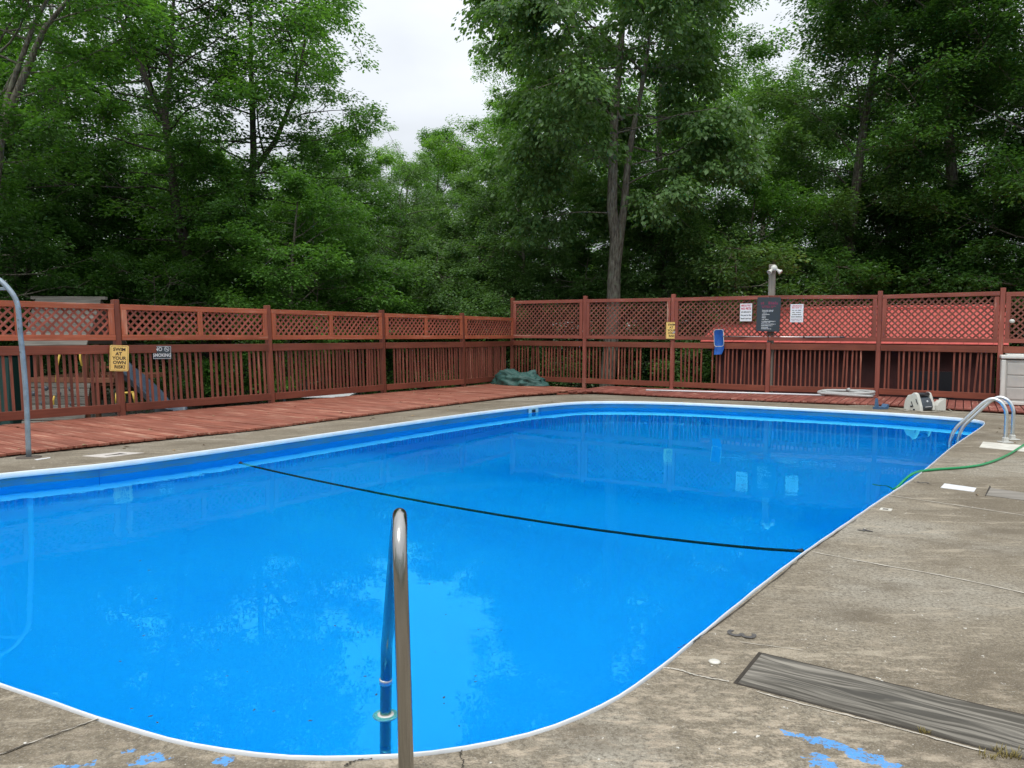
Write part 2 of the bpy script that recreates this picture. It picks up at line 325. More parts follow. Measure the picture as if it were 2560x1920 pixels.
def make_water():
    M = bpy.data.materials.new('pool_water'); M.use_nodes = True; nt = M.node_tree; nt.nodes.clear()
    out = nd(nt, 'ShaderNodeOutputMaterial'); P = geo_pos(nt)
    rf = nd(nt, 'ShaderNodeBsdfRefraction', IOR=1.33, Roughness=0.0); rf.inputs['Color'].default_value = (.55, .985, 1, 1)
    gl = nd(nt, 'ShaderNodeBsdfGlossy', Roughness=0.0); gl.inputs['Color'].default_value = (.14, .92, 1, 1)
    fr = nd(nt, 'ShaderNodeFresnel', IOR=1.42); mxs = nd(nt, 'ShaderNodeMixShader')
    n1 = nd(nt, 'ShaderNodeTexNoise', Scale=5.0, Detail=3.0, Roughness=.5); nt.links.new(P, n1.inputs['Vector'])
    n2 = nd(nt, 'ShaderNodeTexNoise', Scale=.45, Detail=2.0); nt.links.new(P, n2.inputs['Vector'])
    amp = nd(nt, 'ShaderNodeMapRange'); amp.inputs[1].default_value = .45; amp.inputs[2].default_value = .7; amp.inputs[3].default_value = .12; amp.inputs[4].default_value = 1; nt.links.new(n2.outputs['Fac'], amp.inputs[0])
    ml = nd(nt, 'ShaderNodeMath', operation='MULTIPLY'); nt.links.new(n1.outputs['Fac'], ml.inputs[0]); nt.links.new(amp.outputs[0], ml.inputs[1])
    bp = nd(nt, 'ShaderNodeBump', Strength=.04, Distance=.06); nt.links.new(ml.outputs[0], bp.inputs['Height'])
    for n in (rf, gl, fr): nt.links.new(bp.outputs[0], n.inputs['Normal'])
    nt.links.new(fr.outputs[0], mxs.inputs[0]); nt.links.new(rf.outputs[0], mxs.inputs[1]); nt.links.new(gl.outputs[0], mxs.inputs[2])
    nt.links.new(mxs.outputs[0], out.inputs[0]); return M
M_water = make_water()

def make_leaf(name, dark, light, trans=.42):
    M = bpy.data.materials.new(name); M.use_nodes = True; nt = M.node_tree; nt.nodes.clear(); out = nd(nt, 'ShaderNodeOutputMaterial')
    at = nd(nt, 'ShaderNodeAttribute', attribute_name='tone')
    c = ramp(nt, at.outputs['Fac'], [(0, dark), (.9, light), (1, tuple(min(1, v * 1.5) for v in light))])
    d = nd(nt, 'ShaderNodeBsdfPrincipled', Roughness=.42); d.inputs['Specular IOR Level'].default_value = .45; nt.links.new(c, d.inputs['Base Color'])
    t = nd(nt, 'ShaderNodeBsdfTranslucent'); s = nd(nt, 'ShaderNodeVectorMath', operation='MULTIPLY'); s.inputs[1].default_value = (1.5, 1.7, .6); nt.links.new(c, s.inputs[0]); nt.links.new(s.outputs[0], t.inputs[0])
    mxs = nd(nt, 'ShaderNodeMixShader'); mxs.inputs[0].default_value = trans
    nt.links.new(d.outputs[0], mxs.inputs[1]); nt.links.new(t.outputs[0], mxs.inputs[2]); nt.links.new(mxs.outputs[0], out.inputs[0]); return M
LEAF = {'mid': make_leaf('mid_green_leaf', (.05, .13, .028), (.135, .275, .062)),
        'dark': make_leaf('dark_green_leaf', (.03, .085, .022), (.085, .185, .045), .38),
        'grey': make_leaf('grey_green_leaf', (.06, .13, .04), (.155, .27, .095), .36),
        'lime': make_leaf('yellow_green_leaf', (.07, .165, .025), (.19, .35, .06), .4)}
def make_bark():
    M, nt, b, _ = mat_new('grey_bark'); b.inputs['Roughness'].default_value = .95; t = nd(nt, 'ShaderNodeTexCoord')
    mp = nd(nt, 'ShaderNodeMapping', Scale=(16, 16, 2.5)); nt.links.new(t.outputs['Object'], mp.inputs[0])
    n = nd(nt, 'ShaderNodeTexNoise', Scale=1.6, Detail=7.0, Roughness=.7); nt.links.new(mp.outputs[0], n.inputs['Vector'])
    c = ramp(nt, n.outputs['Fac'], [(.36, (.045, .038, .03)), (.5, (.16, .142, .112)), (.66, (.31, .295, .25))])
    n2 = nd(nt, 'ShaderNodeTexNoise', Scale=6.0, Detail=4.0); nt.links.new(t.outputs['Object'], n2.inputs['Vector'])
    c = mixc(nt, ramp(nt, n2.outputs['Fac'], [(.55, (0, 0, 0)), (.68, (.6, .6, .6))]), c, (.23, .25, .18))
    nt.links.new(c, b.inputs['Base Color']); bump(nt, b, n.outputs['Fac'], .9, .04); return M
M_bark = make_bark()
M_bark2 = plain('dark_bark', (.05, .043, .034), .95, var=.4, scale=9, bmp=.6)

# ------------------------------------------------------------ pool outline
D = 2560 / 2212
PX = [(0, 1473), (100, 1510), (250, 1562), (350, 1595), (430, 1617), (520, 1632), (620, 1640), (740, 1641), (900, 1633), (1000, 1622), (1100, 1603), (1200, 1577), (1260, 1553), (1320, 1520), (1380, 1478),
      (1480, 1396), (1640, 1265), (1735, 1193), (1830, 1128), (1900, 1080), (1990, 1020), (2060, 962), (2130, 912), (2090, 904), (2000, 897), (1900, 890), (1700, 880), (1500, 870.5), (1400, 867.5), (1310, 866.5),
      (1240, 868), (1180, 873), (1090, 883), (1000, 894), (800, 922), (500, 965), (200, 1004), (0, 1022)]
OUT = [gp(x * D, y * D, 0) for x, y in PX]
# the rounded corner that the frame cuts off on the left
OUT += [Vector(p) for p in ((-6.0, 6.15, 0), (-6.35, 5.4, 0), (-5.95, 4.85, 0), (-5.2, 4.42, 0), (-4.4, 4.06, 0), (-3.6, 3.7, 0), (-2.8, 3.34, 0))]
OUT = spline(OUT, 6, True)
def resample(P, step):
    n = len(P); L = [0]
    for i in range(n): L.append(L[-1] + (P[(i + 1) % n] - P[i]).length)
    m_ = int(L[-1] / step); out = []; j = 0
    for k in range(m_):
        t = L[-1] * k / m_
        while L[j + 1] < t: j += 1
        out.append(P[j].lerp(P[(j + 1) % n], (t - L[j]) / max(1e-9, L[j + 1] - L[j])))
    return out
OUT = resample(OUT, .12)
for _ in range(10): OUT = [(OUT[i - 1] + OUT[i] * 2 + OUT[(i + 1) % len(OUT)]) / 4 for i in range(len(OUT))]
for p in OUT: p.z = 0
NO = len(OUT)
cen = sum(OUT, Vector()) / NO
def nrm(i):
    a, b = OUT[(i - 2) % NO], OUT[(i + 2) % NO]; d = (b - a).normalized(); n = Vector((d.y, -d.x, 0))
    return n if n.dot(OUT[i] - cen) > 0 else -n
NR = [nrm(i) for i in range(NO)]
A2 = np.array([[p.x, p.y] for p in OUT])
def off(p):                               # distance to the pool edge
    a = A2; b = np.roll(A2, -1, 0); q = np.array([p[0], p[1]]); ab = b - a
    t = np.clip(((q - a) * ab).sum(1) / np.maximum((ab ** 2).sum(1), 1e-9), 0, 1); return float(np.sqrt((((a + ab * t[:, None]) - q) ** 2).sum(1)).min())
def zc(p):                                # level of the concrete at p
    o = off(p); u = .58 * p[0] + .815 * p[1]; v = .815 * p[0] - .58 * p[1]
    k = max(min(1, max(0, (-7.4 - v) / .8)), min(1, max(0, (u - 13.4) / 1.0)))
    return -.012 - min(o, 4) * (.007 + .020 * k)
def ring_sheet(profiles, closed=True):
    """profiles: one list of OUT-long point rings -> quads"""
    vs = [p for r in profiles for p in r]; fs = []
    for j in range(len(profiles) - 1):
        for i in range(NO): fs.append((j * NO + i, j * NO + (i + 1) % NO, (j + 1) * NO + (i + 1) % NO, (j + 1) * NO + i))
    return vs, fs
WATER_Z = -.14
# concrete apron: rings round the pool, one sheet
rings = []
for o in (.012, .05, .15, .4, .8, 1.3, 2.0, 3.0, 4.5, 6.5, 9.0):
    r = []
    for i in range(NO):
        u = .58 * OUT[i].x + .815 * OUT[i].y; v = .815 * OUT[i].x - .58 * OUT[i].y
        lim = 3.3 if (v < -7.0 or u > 12.6) else 9.0
        nn = (OUT[i] - cen).normalized() * .35 + NR[i] * .65
        p = OUT[i] + nn.normalized() * min(o, lim)
        r.append(p)
    rings.append(r)
for r in rings[:1]:
    for p in r: p.z = -.009
for r in rings[1:]:
    for p in r: p.z = zc(p)
me = mesh('concrete_apron', *ring_sheet(rings), smooth=True); tag(link('concrete_apron', me, None, M_conc), 'weathered tan concrete paving around the pool', kind='structure')
# coping: white rounded lip with a face towards the water
prof = [(.003, -.03), (.003, -.003), (.001, .001), (-.001, .0012), (-.004, -.002), (-.007, -.012), (-.009, -.03), (-.008, -.05), (-.004, -.058), (.008, -.06)]
rg = [[OUT[i] + NR[i] * (a + .0015 * math.sin(i * 1.7)) + Vector((0, 0, z)) for i in range(NO)] for a, z in prof]
pool = empty('swimming_pool', (cen.x, cen.y, 0), kind='structure')
link('coping', mesh('coping', *ring_sheet(rg), smooth=True), pool, M_white)
# basin: liner walls, cove and a floor that falls to the deep end
def zfloor(p):
    u = .58 * p.x + .815 * p.y; t = min(1, max(0, (u - 7) / 3)); return -1.15 - 1.2 * t * t * (3 - 2 * t)
br = []
for z in (-.03, -.1, -.14, -.2, -.5, -.9):
    br.append([OUT[i] - NR[i] * (-.008 + .006 * math.sin(i * .9 + z * 6) + .004 * math.sin(i * 2.3)) + Vector((0, 0, z)) for i in range(NO)])
for s in (.98, .94, .8, .6, .4, .2, .02):
    r = []
    for i in range(NO):
        p = cen + (OUT[i] - cen) * s; zf = zfloor(p); p.z = zf if s < .96 else zf + .12; r.append(p)
    br.append(r)
vs, fs = ring_sheet(br); fs.append(tuple(range((len(br) - 1) * NO, len(br) * NO)))
link('liner', mesh('liner', vs, fs, True), pool, M_liner)
wr = [OUT[i] - NR[i] * .0 + Vector((0, 0, WATER_Z)) for i in range(NO)]
wc = cen.copy(); wc.z = WATER_Z
wm = mesh('water', wr + [wc], [(i, (i + 1) % NO, NO) for i in range(NO)])
if wm.polygons[0].normal.z < 0: wm.flip_normals()
tag(link('water', wm, None, M_water), kind='structure')
# seams in the liner wall
for px in (246, 1350):
    p = gp(px, 1160 if px < 500 else 1012, 0); i = min(range(NO), key=lambda k: (OUT[k] - p).length)
    beam('liner_seam', OUT[i] - NR[i] * .008 + Vector((0, 0, -.06)), OUT[i] - NR[i] * .008 + Vector((0, 0, -.6)), .006, .004, M_blue, pool, NR[i])
# ground outside
n = 90; vs = []; fs = []
for j in range(n + 1):
    for i in range(n + 1):
        x = -110 + 220 * i / n; y = -40 + 220 * j / n
        u = .58 * x + .815 * y; v = .815 * x - .58 * y
        inside = (v > -11.2 and u < 17.3); d = math.hypot(x, y)
        z = -3.2 if (inside and d < 32) else -1.0 + (max(0, y - 45) * .02) + .25 * noise.noise(Vector((x * .07, y * .07, 0)))
        if abs(x + 10.5) < 9 and abs(y - 20) < 9 and not inside: z = -1.0
        vs.append((x, y, z))
for j in range(n):
    for i in range(n): a = j * (n + 1) + i; fs.append((a, a + 1, a + n + 2, a + n + 1))
tag(link('ground', mesh('ground', vs, fs, True), None, M_ground), kind='structure')

# ------------------------------------------------------------ fences
sZ = 1.42 / 1.47
LP = [Vector((x, y, 0)) * sZ for x, y in ((-8.62, 10.8), (-6.78, 13.3), (-4.95, 15.79), (-3.11, 18.59), (-1.32, 20.97), (.01, 23.37))]
RP = [Vector((x, y, 0)) * sZ for x, y in ((.01, 23.37), (2.07, 21.93), (4.31, 20.69), (6.44, 19.34), (8.84, 18.59), (10.81, 17.05), (12.9, 15.7))]
LOUT = Vector((-.83, .56, 0)); ROUT = Vector((.5, .86, 0))
DECK_Z = 0.0
def fence(name, P, outv, leans, zt, zr, latz, midz, botz, mats, label, group_mid, posts_tall, miss, skew, half_post=None):
    root = empty(name, P[1], label, 'fence')
    topm, lowm, balm, latm = mats
    def pt(i, s, z, o=0):                 # point on panel i, fraction s, height z, o outward
        p = P[i].lerp(P[i + 1], s); l = leans[i] * (1 - s) + leans[i + 1] * s
        return p + Vector((0, 0, z)) + outv * (l * (z - DECK_Z) + o)
    for i in range(len(P)):
        k = min(i, len(P) - 2); s = 0 if i < len(P) - 1 else 1
        if name == 'right_fence' and i == 0: continue
        top = zt if not (name == 'left_fence' and i == len(P) - 1) else 2.44
        if name == 'right_fence' and i == 3: top = 1.22
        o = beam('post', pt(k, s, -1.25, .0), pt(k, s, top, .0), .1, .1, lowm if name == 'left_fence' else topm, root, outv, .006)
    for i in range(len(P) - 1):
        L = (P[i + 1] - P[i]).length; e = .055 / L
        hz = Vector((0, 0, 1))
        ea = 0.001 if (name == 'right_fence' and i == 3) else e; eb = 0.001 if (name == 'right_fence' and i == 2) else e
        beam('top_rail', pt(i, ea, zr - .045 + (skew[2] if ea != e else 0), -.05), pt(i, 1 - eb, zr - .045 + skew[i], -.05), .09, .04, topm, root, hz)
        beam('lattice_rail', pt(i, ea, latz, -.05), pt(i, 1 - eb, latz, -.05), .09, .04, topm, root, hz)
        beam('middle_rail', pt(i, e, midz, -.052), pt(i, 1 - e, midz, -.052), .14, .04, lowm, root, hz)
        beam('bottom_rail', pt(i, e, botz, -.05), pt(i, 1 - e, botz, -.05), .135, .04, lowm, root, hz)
        if name == 'right_fence' and i in (2, 3):
            jx = 1 if i == 2 else 0
        b0, b1 = latz + .045, zr - .09
        st = [(e + .05 / L), 1 - e - .05 / L]
        if group_mid and L > 2.4 and i < 4: st.append(.5)
        if name == 'right_fence' and i == 2: st.pop(1)
        if name == 'right_fence' and i == 3: st.pop(0)
        for s in st:
            beam('lattice_stile', pt(i, s, b0 + .001, -.052), pt(i, s, b1 - .001, -.052), .09, .036, topm, root, (P[i + 1] - P[i]))
        # diagonal lattice laths, both layers
        hh = b1 - b0; x0 = .055 if ea == e else .002; x1 = L - (.055 if eb == e else .002); pitch = .135; lw = .034
        for sgn in (1, -1):
            c = -hh + (.03 if sgn > 0 else .07) + x0
            while c < x1:
                # lath x = c + t (sgn>0) or x = c + hh - t ; clipped to panel
                t0, t1 = 0, hh
                if sgn > 0: t0 = max(0, x0 - c); t1 = min(hh, x1 - c)
                else: t1 = min(hh, c + hh - x0); t0 = max(0, c + hh - x1)
                if t1 - t0 > .05:
                    xa = c + t0 if sgn > 0 else c + hh - t0; xb = c + t1 if sgn > 0 else c + hh - t1
                    oo = -.026 if sgn > 0 else -.014
                    beam('lattice_lath', pt(i, xa / L, b0 + t0, oo), pt(i, xb / L, b0 + t1, oo), lw, .010, latm, root, outv.cross((P[i + 1] - P[i])) .cross(Vector((1, 0, 0))) if 0 else (P[i + 1] - P[i]).normalized() * (-sgn) + Vector((0, 0, 1)), 0)
                c += pitch
        # balusters
        nb = int(round((L - .16) / .104)); bt, bb = midz + .02, botz - .01
        for k in range(nb):
            s = (.10 + (L - .2) * (k + .5) / nb) / L
            if any(a <= s <= b for a, b in miss.get(i, ())): continue
            ls = random.gauss(0, .003); lb = ls + random.gauss(0, .0025)
            if random.random() < .05: lb += random.choice((-1, 1)) * .018
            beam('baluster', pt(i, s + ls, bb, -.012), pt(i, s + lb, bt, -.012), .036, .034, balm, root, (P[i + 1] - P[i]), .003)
        if half_post and i in half_post:
            s = half_post[i]; beam('half_post', pt(i, s, -.5, -.1), pt(i, s, 1.24, -.1), .1, .055, lowm, root, outv, .005)
    return root, pt
lf, lpt = fence('left_fence', LP, LOUT, [.06, .06, .055, .03, .035, .0], 1.93, 1.855, 1.30, 1.105, .13, (M_top, M_low, M_bal, M_lat),
      'lower bright red timber fence with lattice top along the left deck', True, None,
      {3: [(.03, .1)], 4: [(.84, .96)], 1: [(.53, .565), (.8, .84)]}, [0, 0, 0, 0, 0])
rf, rpt = fence('right_fence', RP, ROUT, [0, 0, 0, 0, 0, .02, .02], 2.44, 2.345, 1.315, 1.125, .115, (M_rt, M_low, M_bal, M_lat2),
      'taller red brown timber fence with lattice top in front of the red roof', False, None,
      {1: [(.68, .73)], 2: [(.03, .09), (.35, .40)], 3: [(.88, .98)], 4: [(.0, .05), (.12, .16), (.56, .62)]}, [0.0, 0.0, .01, .0, .02, 0], {2: .02 + .98, } if False else None)

# ------------------------------------------------------------ timber decks (every board a part)
def line_hit(p, d, poly):
    best = None
    for a, b in zip(poly, poly[1:]):
        e = b - a; den = d.x * e.y - d.y * e.x
        if abs(den) < 1e-9: continue
        t = ((a.x - p.x) * e.y - (a.y - p.y) * e.x) / den; s = ((a.x - p.x) * d.y - (a.y - p.y) * d.x) / den
        if -1e-6 <= s <= 1 + 1e-6 and t > 0 and (best is None or t < best): best = t
    return best
LE = [gp(x, y, DECK_Z) for x, y in ((0, 1134), (290, 1104), (640, 1070), (950, 1030), (1300, 986), (1385, 980))]
LE = [LE[0] + (LE[0] - LE[1]).normalized() * 4] + LE
ldir = (LP[-1] - LP[1]).normalized(); LE2 = LE + [LE[-1] + ldir * 9]
RE = [gp(x, y, DECK_Z) for x, y in ((1385, 980), (1480, 977), (1760, 993), (2190, 1009), (2500, 1025))]; RE += [RE[-1] + (RE[-1] - RE[-2]).normalized() * 3]
deck = empty('left_deck', (LP[2].x, LP[2].y, 0), 'wide red stained timber deck of worn boards beside the left fence', 'deck')
inn = -Vector((LOUT.x, LOUT.y, 0)); inn = Vector((ldir.y, -ldir.x, 0)); s = -1.6
while s < 15.6:
    p = LP[0] + ldir * s; p = p - inn * .1
    # follow the fence line
    t0 = line_hit(p - inn * 2, inn, LP + [LP[-1] + ldir * 5])
    st = (p - inn * 2 + inn * t0 - inn * .03) if t0 else p
    # boards past the corner post stop at the right fence
    t = line_hit(st, inn, LE2)
    tr = line_hit(st + ROUT * 0, -inn, RP) if s > 14.2 else None
    if t and t > .3:
        z = DECK_Z + random.gauss(0, .0025); w = .129
        en = st + inn * (t + random.uniform(-.006, .004))
        if s > 13.6:                      # beyond the corner: start on the right fence line
            t2 = line_hit(en, -inn, RP)
            if t2 is None: s += .144; continue
            st = en - inn * (t2 - .0)
            if t2 < .15: s += .144; continue
        beam('deck_board', st + Vector((0, 0, z - .016)), en + Vector((0, 0, z - .016 + random.gauss(0, .002))), .032, w, M_deck, deck, (0, 0, 1), .004)
    s += .144
for q in (.25, .8):
    pass
# dark joist under the pool side edge
for a, b in zip(LE[:-1], LE[1:]):
    beam('joist', a - inn * .14 + Vector((0, 0, -.055)), b - inn * .14 + Vector((0, 0, -.055)), .04, .04, M_low, deck)
deck2 = empty('far_deck', (RP[2].x, RP[2].y, 0), 'narrow red stained timber deck of short boards below the right fence', 'deck')
rdir = (RP[5] - RP[0]).normalized(); rin = Vector((rdir.y, -rdir.x, 0)); rin = rin if rin.y < 0 else -rin
s = 0
while s < 15:
    p = RP[0] + rdir * s - rin * 2; t0 = line_hit(p, rin, RP)
    if t0:
        st = p + rin * (t0 - .04); t = line_hit(st, rin, RE)
        tl = line_hit(st, rin, LE2)
        if t and (tl is None or tl > t):
            z = -.003 + random.gauss(0, .002)
            beam('deck_board', st + Vector((0, 0, z - .016)), st + rin * (t + random.uniform(-.005, .004)) + Vector((0, 0, z - .016)), .032, .129, M_deck2, deck2, (0, 0, 1), .004)
        elif tl and tl > .4:
            pass
    s += .144
for a, b in zip(RE[:-1], RE[1:]):
    beam('joist', a - rin * .14 + Vector((0, 0, -.055)), b - rin * .14 + Vector((0, 0, -.055)), .04, .04, M_low, deck2)

def on_fence(px, py, o=.16):             # the point the photo shows at (px, py), o in front of the right fence
    v = FW + RT * ((px - 1280) / F) + UP * ((960 - py) / F); i = 0 if px < 1461 else 1 if px < 1679 else 2 if px < 1925 else 3 if px < 2191 else 4 if px < 2500 else 5
    e = (RP[i + 1] - RP[i]).normalized(); nn = Vector((e.y, -e.x, 0)); nn = nn if nn.y < 0 else -nn; p0 = RP[i] + nn * o
    t = (p0 - Vector((0, 0, H))).dot(nn) / v.dot(nn); return Vector((0, 0, H)) + v * t
# ------------------------------------------------------------ lettering
def text_mesh(s, size, bold=0.0, sx=1.0):
    cu = bpy.data.curves.new('t', 'FONT'); cu.body = s; cu.size = size; cu.align_x = 'CENTER'; cu.align_y = 'CENTER'; cu.offset = bold; cu.extrude = .0006; cu.resolution_u = 3
    o = bpy.data.objects.new('t', cu); COL.objects.link(o); bpy.context.view_layer.update()
    me = bpy.data.meshes.new_from_object(o.evaluated_get(bpy.context.evaluated_depsgraph_get())); bpy.data.objects.remove(o)
    if sx != 1: me.transform(Matrix.Diagonal((sx, 1, 1, 1)))
    return me
def letters(lines, M, parent, mat, name='lettering'):
    """lines: (text, x, y, size, bold, xscale) in the sign's own plane"""
    bm = bmesh.new()
    for s, x, y, size, bold, sx in lines:
        me = text_mesh(s, size, bold, sx); me.transform(Matrix.Translation((x, y, 0))); bm.from_mesh(me); bpy.data.meshes.remove(me)
    me = bpy.data.meshes.new(name); bm.to_mesh(me); bm.free(); return link(name, me, parent, mat, M)
def wordbars(lines, M, parent, mat, name='lettering', rs=3):
    rnd = random.Random(rs); geo = []
    for x0, y, w, h in lines:
        x = x0
        while x < x0 + w:
            lw = min(rnd.uniform(.35, .8) * h, x0 + w - x); hh = h * rnd.uniform(.6, 1)
            if lw > .2 * h and rnd.random() > .12:
                geo.append(([(x, y - h / 2, 0), (x + lw, y - h / 2, 0), (x + lw, y - h / 2 + hh, 0), (x, y - h / 2 + hh, 0)], [(0, 1, 2, 3)]))
            x += lw + h * .14
    return link(name, mesh(name, *join_geo(geo)), parent, mat, M)
def sign_matrix(c, facing, roll=0.0, tilt=0.0):
    f = Vector(facing).normalized(); x = Vector((0, 0, 1)).cross(f).normalized(); y = f.cross(x)
    R = Matrix((x, y, f)).transposed().to_4x4() @ Matrix.Rotation(roll, 4, 'Z') @ Matrix.Rotation(tilt, 4, 'X')
    R.translation = c; return R
def plate(name, c, facing, w, h, r, mat, label, cat='sign', roll=0, t=.004, border=None, tilt=0.0):
    M = sign_matrix(c, facing, roll, tilt); root = empty(name, c, label, cat)
    prism('plate', rrect(w, h, r), t, mat, root, M)
    F1 = M @ Matrix.Translation((0, 0, t / 2 + .0012))
    if border:
        ins, bw, bm_ = border; a = rrect(w - 2 * ins, h - 2 * ins, r * .8); b = rrect(w - 2 * ins - 2 * bw, h - 2 * ins - 2 * bw, r * .6); nn = len(a)
        link('border', mesh('border', [(x, y, 0) for x, y in a + b], [(i, (i + 1) % nn, nn + (i + 1) % nn, nn + i) for i in range(nn)]), root, bm_, F1)
    return root, F1
LIN = -LOUT; RIN = -ROUT
def swim_sign(c, facing, roll, label, worn):
    root, F1 = plate('swim_sign', c, facing, .285, .43, .026, M_yellow, label, roll=roll, border=(.014, .004, M_ink))
    root['group'] = 'yellow swim at your own risk signs'
    letters([('SWIM', 0, 0.14355, .074, .0022, 1.0), ('AT', -0.0087, 0.07134, .074, .0022, 1.0), ('YOUR', 0, -0.00174, .074, .0022, 1.0), ('OWN', 0.00435, -0.07395, .074, .0022, 1.0), ('RISK!', 0.01044, -0.14616, .074, .0022, 1.0)], F1, root, M_ink)
    if worn: prism('worn_patch', [(.05, -.08), (.10, -.05), (.12, .02), (.09, .03), (.095, -.02), (.04, -.035), (.03, -.07)], .001, plain('bare_metal_patch', (.36, .36, .38), .5), root, F1 @ Matrix.Translation((0, 0, .001)))
    return root
q = lpt(1, 0, 0); c = gy(298, 895.5, LP[1].y - .1)
swim_sign(c + LIN * .0, Vector((.75, -1, 0)), -.045, 'yellow SWIM AT YOUR OWN RISK sign on the left fence beside the NO SMOKING sign', False)
swim_sign(on_fence(1679, 826, .09), Vector((-.3, -1, 0)), .0, 'yellow SWIM AT YOUR OWN RISK sign with a grey patch on the right fence', True)
c = gy(405, 881, (LP[1].lerp(LP[2], .3)).y - .12)
ns, F1 = plate('no_smoking_sign', c + Vector((.02, -.04, 0)), Vector((.78, -1, 0)), .30, .23, .012, M_signk, 'small black NO SMOKING sign with silver letters on the left fence', roll=-.01, border=(.006, .006, M_silver))
letters([('NO', -.06, .055, .092, .0022, .85), ('SMOKING', 0, -.05, .078, .002, .85)], F1, ns, M_silver)
ringp = [(.075 + .042 * math.cos(a), .058 + .042 * math.sin(a)) for a in np.linspace(0, 2 * math.pi, 17)[:-1]]; ringq = [(.075 + .034 * math.cos(a), .058 + .034 * math.sin(a)) for a in np.linspace(0, 2 * math.pi, 17)[:-1]]
link('no_smoking_symbol', mesh('ring', [(x, y, 0) for x, y in ringp + ringq] + [(.045, .082, 0), (.051, .088, 0), (.105, .034, 0), (.099, .028, 0), (.05, .062, 0), (.05, .054, 0), (.1, .054, 0), (.1, .062, 0)],
     [(i, (i + 1) % 16, 16 + (i + 1) % 16, 16 + i) for i in range(16)] + [(32, 33, 34, 35), (36, 37, 38, 39)]), ns, M_silver, F1)
Yp = RP[3].y
ws, F1 = plate('pets_sign', on_fence(1865, 781, .085), RIN, .285, .43, .006, M_signw, 'white notice with a red NO PETS heading, left of the black rules board')
letters([('ABSOLUTELY', 0, .165, .062, .002, .68), ('NO PETS', 0, .09, .072, .003, .85)], F1, ws, M_red)
letters([('are allowed in', 0, .012, .056, .0015, .72), ('the pool or the', 0, -.068, .056, .0015, .70), ('fenced in pool area', 0, -.148, .056, .0015, .56)], F1, ws, M_ink, 'small_lettering')
ws, F1 = plate('pool_notice', on_fence(1992, 783, .085), RIN, .295, .43, .006, M_signw, 'white notice with faint red and blue lines, right of the black rules board')
wordbars([(-.12, .175, .24, .028), (-.115, .13, .23, .026)], F1, ws, M_red, 'heading', 4)
wordbars([(-.105, .07, .20, .02), (-.105, .02, .20, .02), (-.105, -.03, .2, .022), (-.125, -.085, .24, .024)], F1, ws, M_ink, 'small_lettering', 5)
wordbars([(-.12, -.14, .24, .016), (-.12, -.18, .24, .014)], F1, ws, M_dred, 'footer', 6)
ws, F1 = plate('rules_board', on_fence(1921, 786, .10), RIN, .55, .82, .03, M_signk, 'large black pool rules board with faded red heading below the floodlight post', roll=-.02)
wordbars([(-.19, .275, .40, .075), (-.17, .20, .34, .03), (-.15, .165, .28, .026)], F1, ws, M_dred, 'heading', 7)
wordbars([(-.15, .10, .26, .02), (-.15, .075, .25, .018), (-.15, .035, .11, .02), (-.15, 0, .18, .02), (-.15, -.04, .1, .02), (-.15, -.08, .09, .02), (-.15, -.12, .16, .02), (-.15, -.165, .32, .022), (-.15, -.19, .2, .018),
          (-.155, -.23, .33, .02), (-.155, -.27, .26, .02), (-.155, -.31, .16, .02), (-.155, -.345, .24, .02)], F1, ws, M_silver, 'lettering', 8)

# half height post of the right fence and floodlight post
hp = on_fence(1919, 900, .1)
fp = on_fence(1930, 740, -.12)
fl = empty('floodlight_post', (fp.x, fp.y, -1), 'grey weathered timber post rising behind the rules board with floodlights', 'post')
top = gy(1930, 661, fp.y).z
beam('timber', (fp.x, fp.y, -1.0), (fp.x - .01, fp.y, top), .14, .14, M_grey, fl, ROUT, .008)
fx = empty('floodlight', (fp.x, fp.y - .1, top - .12), 'small white twin floodlight fixed to the top of the grey post', 'floodlight')
lathe('housing', [(.0, -.02), (.075, -.02), (.08, .02), (.065, .05), (.02, .07)], M_wplast, fx, (fp.x, fp.y - .08, top - .10), Matrix.Rotation(math.radians(90), 3, 'X'))
for sg in (-1, 1):
    lathe('lamp_head', [(.018, .0), (.025, .02), (.035, .06), (.062, .13), (.06, .14), (.05, .135)], M_wplast, fx, (fp.x + sg * .05, fp.y - .11, top - .12),
          Vector((sg * .75, -.45, -.75)).to_track_quat('Z', 'Y').to_matrix())
kb = on_fence(2530, 803, .1)
tag(lathe('round_fitting', [(.0, -.04), (.03, -.038), (.048, -.02), (.052, 0), (.048, .02), (.03, .04), (.0, .045)], M_wplast, None, kb + Vector((0, 0, 0))), 'small round white fitting on the lattice above the storage box', 'fitting')

# ------------------------------------------------------------ building with red roof behind the right fence
bd = rdir; bo = Vector((-rdir.y, rdir.x, 0)); bo = bo if bo.y > 0 else -bo
ec = gy(1751, 855, 21.2); eave_z = ec.z
b0 = Vector((ec.x, ec.y, 0)); blen = 7.15; bdep = 3.2; rise = gy(1815, 776, (b0 + bo * bdep).y).z - eave_z
for k in range(200):
    if (Vector((0, 0, 0)) + b0 + bd * blen).y < 0: break
    break
shed = empty('low_building', (b0.x, b0.y, -1), 'low dark walled building with a red shingle roof behind the right fence', 'building')
ins = .35
w0 = b0 + bo * ins + bd * .4; w1 = b0 + bo * ins + bd * (blen - .3)
beam('wall', w0 + Vector((0, 0, (-1 + eave_z) / 2 - .05)), w1 + Vector((0, 0, (-1 + eave_z) / 2 - .05)), eave_z + 1 - .1, .12, M_maroon, shed)
for e in (w0, w1):
    beam('side_wall', e + bo * .07 + Vector((0, 0, (-1 + eave_z) / 2 - .05)), e + bo * 4.4 + Vector((0, 0, (-1 + eave_z) / 2 - .05)), eave_z + 1 - .1, .12, M_maroon, shed)
dpt = w0 + bd * (4.7)
